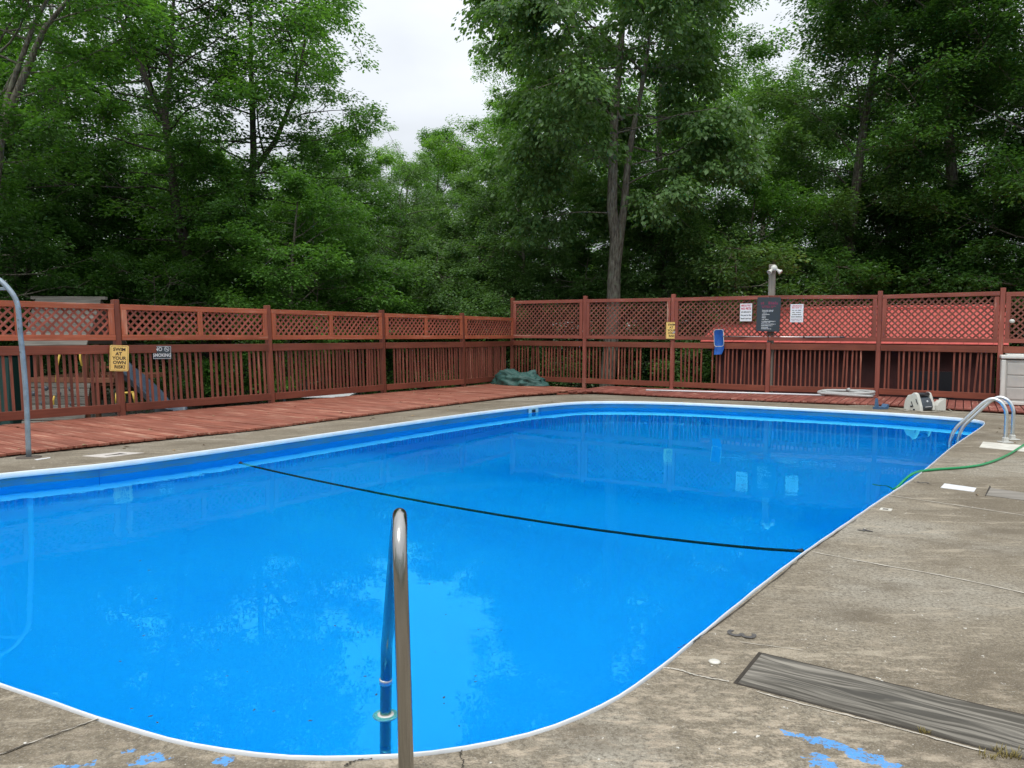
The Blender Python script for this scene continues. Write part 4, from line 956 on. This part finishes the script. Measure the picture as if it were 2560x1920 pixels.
for (px, yy) in ((62, Y0 + .2), (212, Y0 + .3)):
    for dy in (0, 2.4):
        q = gy(px + dy * 12, 860, yy + dy); beam('leg', (q.x, q.y, GZ), (q.x, q.y, q.z + (0.0)), .1, .1, M_orange, ps)
q0 = gy(66, 950, Y0 + .2); q1 = gy(290, 950, Y0 + .3)
beam('platform', (q0.x, Y0 + 1.4, q0.z), (q1.x, Y0 + 1.4, q0.z), .1, 2.4, M_orange, ps)
for k in range(8):
    z0 = GZ + (q0.z - GZ) * (k + .5) / 8; yy = Y0 + .25 - .5 * (1 - (k + .5) / 8)
    beam('climbing_board', (q0.x + .05, yy, z0), (gy(212, 950, Y0).x, yy, z0), (q0.z - GZ) / 8 - .006, .03, M_roofb, ps, (0, .3, 1))
for px, py in ((86, 984), (116, 971), (148, 984), (178, 972), (108, 1008), (180, 1009)):
    q = gy(px, py, Y0 - .02 - .2 * (py - 950) / 60); lathe('climbing_hold', [(.05, 0), (.055, .02), (.03, .05), (0, .055)], M_dgrey, ps, q, Matrix.Rotation(math.radians(90), 3, 'X'), 10)
for pa, pb_ in (((151, 875), (140, 955)), ((200, 880), (205, 915)), ((136, 990), (134, 1012))):
    tube('yellow_rope', [gy(*pa, Y0 - .2), gy((pa[0] + pb_[0]) / 2 - 2, (pa[1] + pb_[1]) / 2, Y0 - .2), gy(*pb_, Y0 - .2)], .02, M_yelp, ps, 6)
for yy, pys in ((Y0 + .35, (918, 940, 962)),):
    for py in pys: beam('railing', gy(215, py, yy), gy(300, py, yy), .05, .03, M_orange, ps)
for px in (230, 246, 262, 278, 292): beam('railing', gy(px, 905, Y0 + .3), gy(px, 962, Y0 + .3), .04, .03, M_orange, ps, (1, 0, 0))
# slide
slp = [gy(296, 918, Y0 + .6), gy(312, 935, Y0 + .5), gy(345, 962, Y0 + .1), gy(385, 1000, Y0 - .5), gy(410, 1030, Y0 - .9), gy(450, 1042, Y0 - 1.0)]
slp = spline(slp, 4); Ls, Fs = [], []
for p in slp:
    w_ = Vector((.06, .24, 0))
    for t, dz in ((-1, .14), (-.93, .14), (-.86, .0), (.86, 0), (.93, .14), (1, .14)): Ls.append(p + w_ * t + Vector((0, 0, dz)))
for k in range(len(slp) - 1):
    for t in range(5): a = k * 6 + t; Fs.append((a, a + 1, a + 7, a + 6))
me = mesh('slide', Ls, Fs, True); o = link('slide', me, ps, plain('slide_plastic', (.03, .05, .08), .4)); md = o.modifiers.new('s', 'SOLIDIFY'); md.thickness = .03
# yellow frame toy, green container, white sheet, picnic bench
ytoy = empty('yellow_frame', tuple(gp(310, 1032, GZ)), 'small yellow metal frame beside the slide beyond the left fence', 'frame')
for pa, pb_ in (((290, 984), (334, 981)), ((291, 984), (290, 1008)), ((332, 981), (338, 1006)), ((310, 983), (312, 1004))):
    tube('bar', [gy(*pa, 15.0), gy(*pb_, 15.0)], .022, M_yelp, ytoy, 8)
for pa, pb_ in (((290, 1008), (290, 1035)), ((338, 1006), (340, 1035))): tube('leg', [gy(*pa, 15.0), gy(*pb_, 15.0)], .02, M_black, ytoy, 6)
gc = empty('green_container', tuple(gp(20, 1000, GZ)), 'dark green container standing beyond the left fence behind the steel pole', 'container')
q = gy(10, 930, 18.5); boxo('body', (q.x - .1, 18.5, GZ + .95), (1.2, 1.1, 1.7), M_dkgreen, gc, None, .04); boxo('lid', (q.x - .1, 18.5, GZ + 1.86), (1.28, 1.18, .1), M_dkgreen, gc, None, .03)
for dx in (-.3, 0, .3): boxo('rib', (q.x - .1 + dx, 17.93, GZ + .95), (.06, .05, 1.4), M_dkgreen, gc, None, .01)
wsx = [gp(x, y, GZ + .72) for x, y in ((700, 990), (760, 974), (900, 974), (872, 990))]
sh = empty('white_table', tuple(wsx[0]), 'low flat white table top beyond the left fence, seen below its bottom rail', 'table')
o = link('top', mesh('top', wsx + [p - Vector((0, 0, .04)) for p in wsx], [(0, 1, 2, 3), (7, 6, 5, 4), (0, 4, 5, 1), (1, 5, 6, 2), (2, 6, 7, 3), (3, 7, 4, 0)]), sh, M_white)
for p in wsx:
    q = p.lerp(sum(wsx, Vector()) / 4, .1); beam('leg', (q.x, q.y, GZ), (q.x, q.y, GZ + .67), .06, .06, M_dgrey, sh)
for k, (px, py, nn_) in enumerate(((420, 1010, 5), (590, 975, 4))):
    base = gp(px, py, GZ); kb_ = empty('kerb_row', tuple(base), ('row of pale concrete blocks on the gravel beyond the left fence, near the slide', 'row of pale concrete blocks on the gravel behind the two dark trunks')[k], 'kerb')
    for j in range(nn_): boxo('block', base + Vector((j * .43, j * .1, .12)), (.4, .2, .24), M_plate2, kb_, Matrix.Rotation(.23, 3, 'Z'), .01)

exec_trees = True
# ------------------------------------------------------------ trees
def branch_pts(p, d, L, n, wander, grav, rs):
    out = [np.array(p, float)]; d = np.array(d, float); d /= np.linalg.norm(d)
    for k in range(n):
        d = d + rs.normal(0, wander, 3) + np.array([0, 0, grav]); d /= np.linalg.norm(d); out.append(out[-1] + d * L / n)
    return out
def skeleton(seed, h, cb, rad, nl, droop, trunk=None, fork=None, up=.45, prof='round', base_r=None):
    rs = np.random.RandomState(seed); tubes = []; tips = []
    base_r = base_r or h * .017
    if trunk is None:
        trunk = branch_pts((0, 0, 0), (rs.normal(0, .04), rs.normal(0, .04), 1), h, 10, .045, .02, rs)
    trunks = [np.array(t) for t in ([trunk] if fork is None else [trunk] + fork)]
    for ti, T in enumerate(trunks):
        n = len(T); r0 = base_r * (1, .55, .28, .3)[ti]; tubes.append((T, [max(.02, r0 * (1 - .86 * k / (n - 1))) for k in range(n)], 9))
    ga = rs.uniform(0, 6.28)
    for i in range(nl):
        f = (i + .5) / nl; z = cb + (h - cb) * f ** .9
        T = trunks[i % len(trunks)]
        zs = T[:, 2]; z_ = min(z, zs[-1] - .05)
        if z_ < zs[0] + .1: T = trunks[0]; zs = T[:, 2]
        p = np.array([np.interp(z_, zs, T[:, 0]), np.interp(z_, zs, T[:, 1]), z_]); ga += 2.399 + rs.normal(0, .3)
        if prof == 'round': w = math.sin(math.pi * min(1, .18 + .80 * f)) ** .6
        elif prof == 'cone': w = 1 - .75 * f
        else: w = .75 + .35 * math.sin(math.pi * f)
        L = rad * w * rs.uniform(.75, 1.15); el = up * (.3 + f) + rs.normal(0, .12)
        d = (math.cos(ga) * math.cos(el), math.sin(ga) * math.cos(el), math.sin(el))
        B = branch_pts(p, d, L, 6, .12, .0, rs); r0 = .010 + .0055 * L; tubes.append((B, [r0 * (1 - .8 * k / 6) for k in range(7)], 5))
        for j in range(int(4 + L * 1.6)):
            t = rs.uniform(.25, 1); k = min(5, int(t * 6)); q = B[k] + (B[k + 1] - B[k]) * (t * 6 - k); a = math.atan2(d[1], d[0]) + rs.choice([-1, 1]) * rs.uniform(.3, 1.3)
            e2 = rs.normal(.1, .45); l2 = L * rs.uniform(.16, .4) * (1.25 - t * .5); C_ = branch_pts(q, (math.cos(a) * math.cos(e2), math.sin(a) * math.cos(e2), math.sin(e2)), l2, 3, .15, -.08 * droop, rs)
            tubes.append((C_, [.014, .011, .008, .004], 3)); tips.append((C_[2], C_[3] - C_[1])); tips.append((C_[3], C_[3] - C_[1]))
        tips.append((B[-1], B[-1] - B[-2]))
    return tubes, tips
def bark_mesh(tubes):
    V, Fc = [], []
    for T, R_, n in tubes:
        v, f = tube_geo([Vector(p) for p in T], R_, n, False); o = len(V); V += v; Fc += [tuple(i + o for i in g) for g in f]
    return mesh('trunk', V, Fc, True)
def leaf_mesh(tips, per, size, spread, droop, seed, flat=.5):
    rs = np.random.RandomState(seed + 99); P = np.array([t[0] for t in tips]); Dv = np.array([t[1] for t in tips]); Dv = Dv / np.maximum(np.linalg.norm(Dv, axis=1, keepdims=True), 1e-6)
    n = len(P); cnt = np.maximum(4, rs.poisson(per, n)); idx = np.repeat(np.arange(n), cnt); N = len(idx)
    sp = spread * rs.uniform(.6, 1.35, n)[idx]
    o = rs.normal(0, 1, (N, 3)); o /= np.linalg.norm(o, axis=1, keepdims=True); o *= (rs.random(N) ** .45)[:, None]
    o[:, 0] *= sp; o[:, 1] *= sp; o[:, 2] *= sp * flat
    rr = np.hypot(o[:, 0], o[:, 1]); o[:, 2] -= droop * rr ** 2 / np.maximum(sp, .05) * .6
    c = P[idx] + o
    # leaf direction: outwards from the tip, hanging a little
    out = o + Dv[idx] * .3 * sp[:, None] + rs.normal(0, .25, (N, 3)) * sp[:, None]; out[:, 2] *= .3; out /= np.maximum(np.linalg.norm(out, axis=1, keepdims=True), 1e-6)
    out[:, 2] -= droop * rs.uniform(.1, 1.1, N); out /= np.linalg.norm(out, axis=1, keepdims=True)
    nrm_ = np.array([0, 0, 1.]) + rs.normal(0, .38, (N, 3)); s_ = np.cross(out, nrm_); s_ /= np.maximum(np.linalg.norm(s_, axis=1, keepdims=True), 1e-6); nn = np.cross(s_, out)
    L = size * rs.uniform(.6, 1.3, N)[:, None]; Wd = L * rs.uniform(.24, .36, N)[:, None]
    V = np.empty((N, 4, 3)); V[:, 0] = c - out * L * .5; V[:, 1] = c + s_ * Wd + nn * Wd * .35 + out * L * .05; V[:, 2] = c + out * L * .55 - nn * L * .08; V[:, 3] = c - s_ * Wd + nn * Wd * .35 + out * L * .05
    me = bpy.data.meshes.new('crown'); me.vertices.add(N * 4); me.vertices.foreach_set('co', V.reshape(-1)); me.loops.add(N * 4); me.loops.foreach_set('vertex_index', np.arange(N * 4, dtype=np.int32))
    me.polygons.add(N); me.polygons.foreach_set('loop_start', np.arange(0, N * 4, 4, dtype=np.int32))
    at = me.attributes.new('tone', 'FLOAT', 'FACE'); cl = rs.random(n)[idx]; at.data.foreach_set('value', np.clip(.55 * cl + .45 * rs.random(N), 0, 1).astype(np.float32))
    me.update(calc_edges=True); return me
KINDS = {}
def kind(key, seed, h, cb, rad, nl, per, size, spread, droop, mat, **kw):
    flat = kw.pop('flat', .5)
    keep = kw.pop('keep', None); tb, tips = skeleton(seed, h, cb, rad, nl, droop, **kw)
    if keep:
        tips = [t for t in tips if keep(t[0])]; tb = [t for t in tb if t[2] > 5 or keep(t[0][-1])]
    bk_ = bark_mesh(tb); bk_.materials.append(kw.get('bark', M_bark)); lf_ = leaf_mesh(tips, per, size, spread, droop, seed, flat)
    KINDS[key] = (bk_, lf_, h); return len(lf_.polygons)
def place(key, x, y, label, group=None, rz=0, s=1.0, leaf='mid', z=None, name='tree', cat='tree', bark=None):
    bk_, lf_, h = KINDS[key]; root = empty(name, (x, y, GZ if z is None else z), label, cat, group); root.rotation_euler = (0, 0, rz); root.scale = (s, s, s)
    for nm, me, mt in (('trunk', bk_, bark or M_bark), ('crown', lf_, LEAF[leaf])):
        o = bpy.data.objects.new(nm, me); COL.objects.link(o); o.parent = root
        if not me.materials: me.materials.append(mt)
        o.material_slots[0].link = 'OBJECT'; o.material_slots[0].material = mt
    return root
tot = 0
def pix(ox, oy):
    def f(p):
        x, y, z = ox + p[0], oy + p[1], GZ + p[2]; return 1280 + F * x / y, 832 - F * (z - H) / y
    return f
# tall forest trees (several growth forms), understorey, shrubs
tot += kind('tall_a', 11, 17, 5.0, 4.6, 36, 95, .125, .60, .5, 'mid', up=.6, prof='full', flat=.6)
tot += kind('tall_b', 12, 18, 4.4, 5.0, 38, 92, .125, .62, .4, 'mid', up=.5, prof='full', flat=.6)
tot += kind('tall_c', 13, 16, 3.4, 4.2, 36, 98, .125, .60, .3, 'mid', up=.7, prof='round', flat=.6)
tot += kind('mid_a', 14, 9.5, 1.2, 3.4, 30, 90, .11, .52, .3, 'mid', up=.35, prof='full', flat=.62)
tot += kind('mid_b', 15, 8.0, .8, 3.0, 28, 92, .11, .50, .35, 'mid', up=.4, prof='round', flat=.62)
tot += kind('shrub_a', 16, 5.0, .3, 2.4, 22, 80, .095, .42, .35, 'mid', up=.3, prof='round', base_r=.06)
tot += kind('shrub_b', 17, 4.2, .2, 2.6, 20, 84, .095, .44, .25, 'mid', up=.2, prof='full', base_r=.05)
# the forked tree behind the right fence
tx, ty = gy(1512, 955, 24.2).x, 24.2
def rel(px, py, Y=24.2): q = gy(px, py, Y); return np.array([q.x - tx, q.y - ty, q.z - GZ])
main = [np.array([0, 0, 0]), rel(1518, 960), rel(1533, 800), rel(1535, 690), rel(1540, 600), rel(1530, 520), rel(1533, 400), rel(1536, 300), rel(1545, 200), rel(1556, 80), rel(1560, -60), rel(1570, -200)]
f1 = [rel(1537, 700), rel(1546, 610) + np.array([.03, 0, 0]), rel(1562, 500), rel(1570, 400), rel(1584, 320), rel(1604, 220), rel(1622, 110), rel(1632, -20), rel(1640, -160)]
f2 = [rel(1556, 300), rel(1525, 240), rel(1480, 150), rel(1440, 60), rel(1400, -60)]
tot += kind('forked', 21, main[-1][2], 6.0, 4.5, 50, 80, .165, .58, 1.0, 'grey', keep=lambda p: (lambda q: q[0] > (1165 + 85 * min(1, max(0, (q[1] - 130) / 60)) if q[1] < 420 else 900) and not (q[1] < 260 and q[0] > 1790))(pix(tx, ty)(p)), trunk=main, fork=[f1, f2], up=.25, prof='full', base_r=.27)
# two dark trunks of the left side
ax, ay = gp(525, 1019, GZ).x, gp(525, 1019, GZ).y
def rel2(px, py): q = gy(px, py, ay); return np.array([q.x - ax, 0, q.z - GZ])
mainb = [np.array([0, 0, 0]), rel2(500, 800), rel2(466, 620), rel2(440, 520), rel2(428, 400), rel2(412, 300), rel2(425, 180), rel2(432, 50), rel2(440, -120)]
fb = [rel2(425, 330), rel2(345, 150), rel2(300, 50), rel2(262, -60)]
tot += kind('left_dark', 22, mainb[-1][2], 5.0, 4.6, 40, 68, .12, .54, .3, 'dark', trunk=mainb, fork=[fb], up=.25, prof='full', base_r=.21)
cx_, cy_ = gp(640, 1000, GZ).x, gp(640, 1000, GZ).y
def rel3(px, py): q = gy(px, py, cy_); return np.array([q.x - cx_, 0, q.z - GZ])
mainc = [np.array([0, 0, 0]), rel3(637, 850), rel3(634, 640), rel3(628, 500), rel3(634, 380), rel3(630, 240), rel3(626, 120), rel3(628, 0), rel3(630, -140)]
tot += kind('left_broad', 23, mainc[-1][2], 2.4, 4.6, 46, 72, .12, .54, .3, 'mid', keep=lambda p: (lambda q: q[0] < (880 + 75 * min(1, max(0, (q[1] - 60) / 120)) if q[1] < 420 else 1000))(pix(cx_, cy_)(p)), trunk=mainc, fork=[[rel3(640, 420), rel3(690, 350), rel3(735, 240), rel3(760, 120), rel3(765, 0)]], up=.2, prof='full', base_r=.2)
place('forked', tx, ty, 'tall forked tree with pale grey trunk just behind the right fence', None, 0, 1, 'grey')
lx, ly = -13.2, 17.5
def rel4(px, py): q = gy(px, py, ly); return np.array([q.x - lx, 0, q.z - GZ])
l0 = [np.array([0, 0, 0]), np.array([.2, 0, 2.2]), rel4(-20, 520), rel4(5, 320), rel4(60, 190), rel4(112, 70), rel4(170, 0), rel4(250, -90)]
l1 = [rel4(5, 320), rel4(20, 240), rel4(85, 60), rel4(140, -40), rel4(190, -160)]
l2 = [rel4(-30, 480), rel4(-60, 300), rel4(0, 100), rel4(60, 0), rel4(120, -100)]
tot += kind('left_thin', 24, l0[-1][2], 5.6, 2.6, 26, 70, .115, .5, .3, 'mid', trunk=l0, fork=[l1, l2], up=.4, prof='full', base_r=.15)
place('left_thin', lx, ly, 'thin slanting tree with grey bare limbs at the far left above the steel pole', None, 0, 1, 'mid')
place('left_dark', ax, ay, 'tall tree with crooked dark trunk behind the left fence', None, 0, 1, 'dark', bark=M_bark2)
place('left_broad', cx_, cy_, 'broad leafy tree with straight dark trunk right of the crooked one', None, 0, 1, 'mid', bark=M_bark2)
def X(px, Y): return (px - 1280) / F * Y * 1.0
T = [  # kind, px, Y, rot, scale, leaf, label
 ('tall_c', -200, 22, 2.0, 1.0, 'dark', 'dark tree whose crown leans in from beyond the left frame edge'), ('tall_b', 190, 34, .4, .92, 'mid', 'tall loose crowned tree behind the playset'),
 ('mid_a', 60, 25, .3, .95, 'dark', 'dark spreading understorey tree above the playset roof'), ('mid_b', 250, 27, 1.3, 1.0, 'dark', 'dark rounded understorey tree left of the crooked trunk'),
 ('mid_a', 420, 28, 2.2, .8, 'mid', 'leafy understorey tree behind the crooked dark trunk'), ('mid_b', 700, 22.5, 2.9, .82, 'mid', 'bright layered small tree above the left fence middle'),
 ('mid_a', 560, 30, 4.0, .9, 'lime', 'yellow green tree glimpsed between the two dark trunks'),
 ('mid_b', 850, 26, .7, .75, 'mid', 'layered small tree left of the gap in the trees'),
 ('tall_c', 900, 46, 1.1, .86, 'lime', 'pale green treetop at the left of the sky gap'), ('tall_b', 1010, 52, 2.4, .76, 'lime', 'pale green treetop below the middle of the sky gap'),
 ('tall_c', 1110, 47, 3.3, .84, 'mid', 'rounded treetop below the right part of the sky gap'), ('tall_a', 1215, 43, .2, .84, 'lime', 'green treetop at the right foot of the sky gap'),
 ('mid_a', 1010, 33, 5.0, .86, 'grey', 'grey green rounded tree below the sky gap'), ('mid_b', 1180, 31, 1.9, 1.0, 'grey', 'grey green bushy tree left of the forked tree'),
 ('tall_c', 1380, 33, .9, .80, 'mid', 'tall green tree just left of the forked trunk'), ('mid_a', 1330, 28, 3.4, .78, 'grey', 'grey green layered tree behind the fence corner'),
 ('tall_b', 1640, 31, 1.5, .84, 'mid', 'tall green tree directly right of the forked tree'), ('tall_a', 1900, 36, 2.7, .80, 'lime', 'bright green tall tree behind the floodlight post'),
 ('tall_c', 2085, 28, 4.1, 1.02, 'grey', 'tall grey green tree right of the floodlight post'), ('tall_b', 2220, 32, .1, 1.0, 'dark', 'tall dark tree behind the red roof'),
 ('tall_a', 2400, 27, 5.2, 1.0, 'dark', 'tall dark tree above the right end of the red roof'), ('tall_c', 2560, 24, 3.0, 1.0, 'dark', 'dark tree at the right edge above the storage box'),
 ('tall_b', 2750, 26, 2.0, 1.0, 'dark', 'dark tree reaching in from beyond the right frame edge'), ('tall_a', 2120, 44, .6, .9, 'lime', 'bright green tree deep in the wood above the middle of the red roof'), ('tall_b', 1560, 44, 4.4, .85, 'lime', 'bright green tree deep in the wood behind the forked trunk'),
 ('mid_a', 1640, 27, 1.2, .82, 'grey', 'layered grey green small tree right of the forked trunk'), ('mid_b', 1830, 26.5, 2.3, .92, 'mid', 'small bushy tree behind the floodlight post'),
 ('mid_a', 2100, 29, .5, .82, 'dark', 'dark layered small tree above the middle of the red roof'), ('mid_b', 2330, 27, 3.9, .95, 'dark', 'dark small tree above the right half of the red roof'), ('mid_a', 2540, 26, 5.9, .9, 'dark', 'dark small tree beside the right frame edge'),
 ('tall_a', 470, 46, 3.1, .72, 'lime', 'distant yellow green tree behind the two dark trunks'), ('tall_c', 740, 40, 5.0, .72, 'mid', 'distant green tree right of the straight dark trunk'),
 
]
for k, px, Y, rz, s_, lf_, lb in T:
    place(k, X(px, Y), Y, lb or 'forest tree standing deep in the wood behind the nearer trees', 'forest trees behind the fences', rz, s_, lf_)
SHL = ['dark shrub at the left frame edge behind the steel pole', 'dark shrub just left of the playset roof', 'dark shrub behind the playset roof', 'dark shrub right of the playset, above the first left fence panel', 'dark shrub above the NO SMOKING sign', 'green shrub between the two dark trunks at fence height', 'green shrub above the second left lattice panel', 'green shrub above the third left lattice panel', 'grey green shrub above the fourth left lattice panel', 'grey green shrub above the fourth post of the left fence', 'grey green shrub above the last left lattice panel', 'grey green shrub right behind the fence corner', 'grey green shrub above the first tall lattice panel', 'grey green shrub just left of the forked trunk base', 'grey green shrub just right of the forked trunk base', 'grey green shrub above the post with the grey patched sign', 'grey green shrub above the NO PETS notice', 'grey green shrub behind the floodlight post', 'dark shrub right of the floodlight post', 'dark shrub above the left half of the red roof', 'dark shrub above the third tall fence post from the corner', 'dark shrub above the right half of the red roof', 'dark shrub above the right end of the red roof', 'dark shrub beyond the right frame edge behind the storage box']
SH = [(-60, 20.5), (40, 23), (180, 24.5), (330, 24), (420, 22.5), (560, 25.5), (760, 23.5), (880, 25), (970, 27), (1060, 27.5), (1150, 27), (1250, 28), (1340, 27), (1430, 27), (1590, 27), (1690, 26), (1780, 25), (1900, 27.5), (2010, 26.5), (2130, 27), (2240, 27), (2360, 26), (2460, 25), (2600, 23.5)]
for i, (px, Y) in enumerate(SH):
    rr2 = random.Random(i * 7 + 1)
    place('shrub_a' if i % 2 else 'shrub_b', X(px, Y), Y, SHL[i], 'shrubs behind the fences', rr2.uniform(0, 6.28), rr2.uniform(.85, 1.2),
          ('dark' if (px > 1900 or px < 450) else 'grey' if px > 950 else 'mid'), name='shrub', cat='shrub')
# the wood beyond, one mass
rs = np.random.RandomState(5); tips = []
for k in range(3200):
    a = rs.uniform(-.95, .95); dist = rs.uniform(56, 80); x = dist * math.sin(a); y = dist * math.cos(a); px = 1280 + F * x / y
    hmax = 11 if 850 < px < 1300 else (13.5 if px < 850 else 22)
    tips.append((np.array([x, y, rs.uniform(-.5, hmax)]), rs.normal(0, 1, 3)))
fw = leaf_mesh(tips, 60, .32, 1.7, .3, 55, .6); fw.materials.append(LEAF['mid']); tot += len(fw.polygons)
tag(link('leaf_mass', fw), 'mass of dark woodland beyond the nearer trees', kind='stuff')
tips = []
for k in range(1100):
    a = rs.uniform(-.85, .85); dist = rs.uniform(44, 54); x = dist * math.sin(a); y = dist * math.cos(a); tips.append((np.array([x, y, GZ + rs.uniform(.5, 7.0)]), rs.normal(0, 1, 3)))
fw = leaf_mesh(tips, 55, .24, 1.3, .3, 58, .7); fw.materials.append(LEAF['mid']); tot += len(fw.polygons)
tag(link('thicket', fw), 'dense green thicket closing the view between the trunks', kind='stuff')
tips = []
for k in range(900):
    a = rs.uniform(-.8, .8); dist = rs.uniform(26 if a > 0 else 31, 46); x = dist * math.sin(a); y = dist * math.cos(a); tips.append((np.array([x, y, GZ + rs.uniform(.1, 1.6)]), rs.normal(0, 1, 3)))
fw = leaf_mesh(tips, 30, .2, 1.0, .3, 56, .5); fw.materials.append(LEAF['dark']); tot += len(fw.polygons)
tag(link('undergrowth', fw), 'low tangled undergrowth on the forest floor behind the fences', kind='stuff')
tips = []  # unseen leaves added behind the camera to darken steel reflections and back light
for k in range(700):
    a = rs.uniform(1.75, 4.53); dist = rs.uniform(15, 24); tips.append((np.array([dist * math.sin(a), dist * math.cos(a), GZ + rs.uniform(.3, 9.5)]), rs.normal(0, 1, 3)))
fw = leaf_mesh(tips, 26, .4, 1.5, .3, 57, .6); fw.materials.append(LEAF['dark']); tot += len(fw.polygons)
tag(link('leaf_mass', fw), 'unseen leaf mass added behind the viewer to darken reflections', kind='stuff')
open('/tmp/leaves.txt', 'w').write('%d' % tot)
print('LEAVES', tot, 'OBJECTS', len(COL.objects))
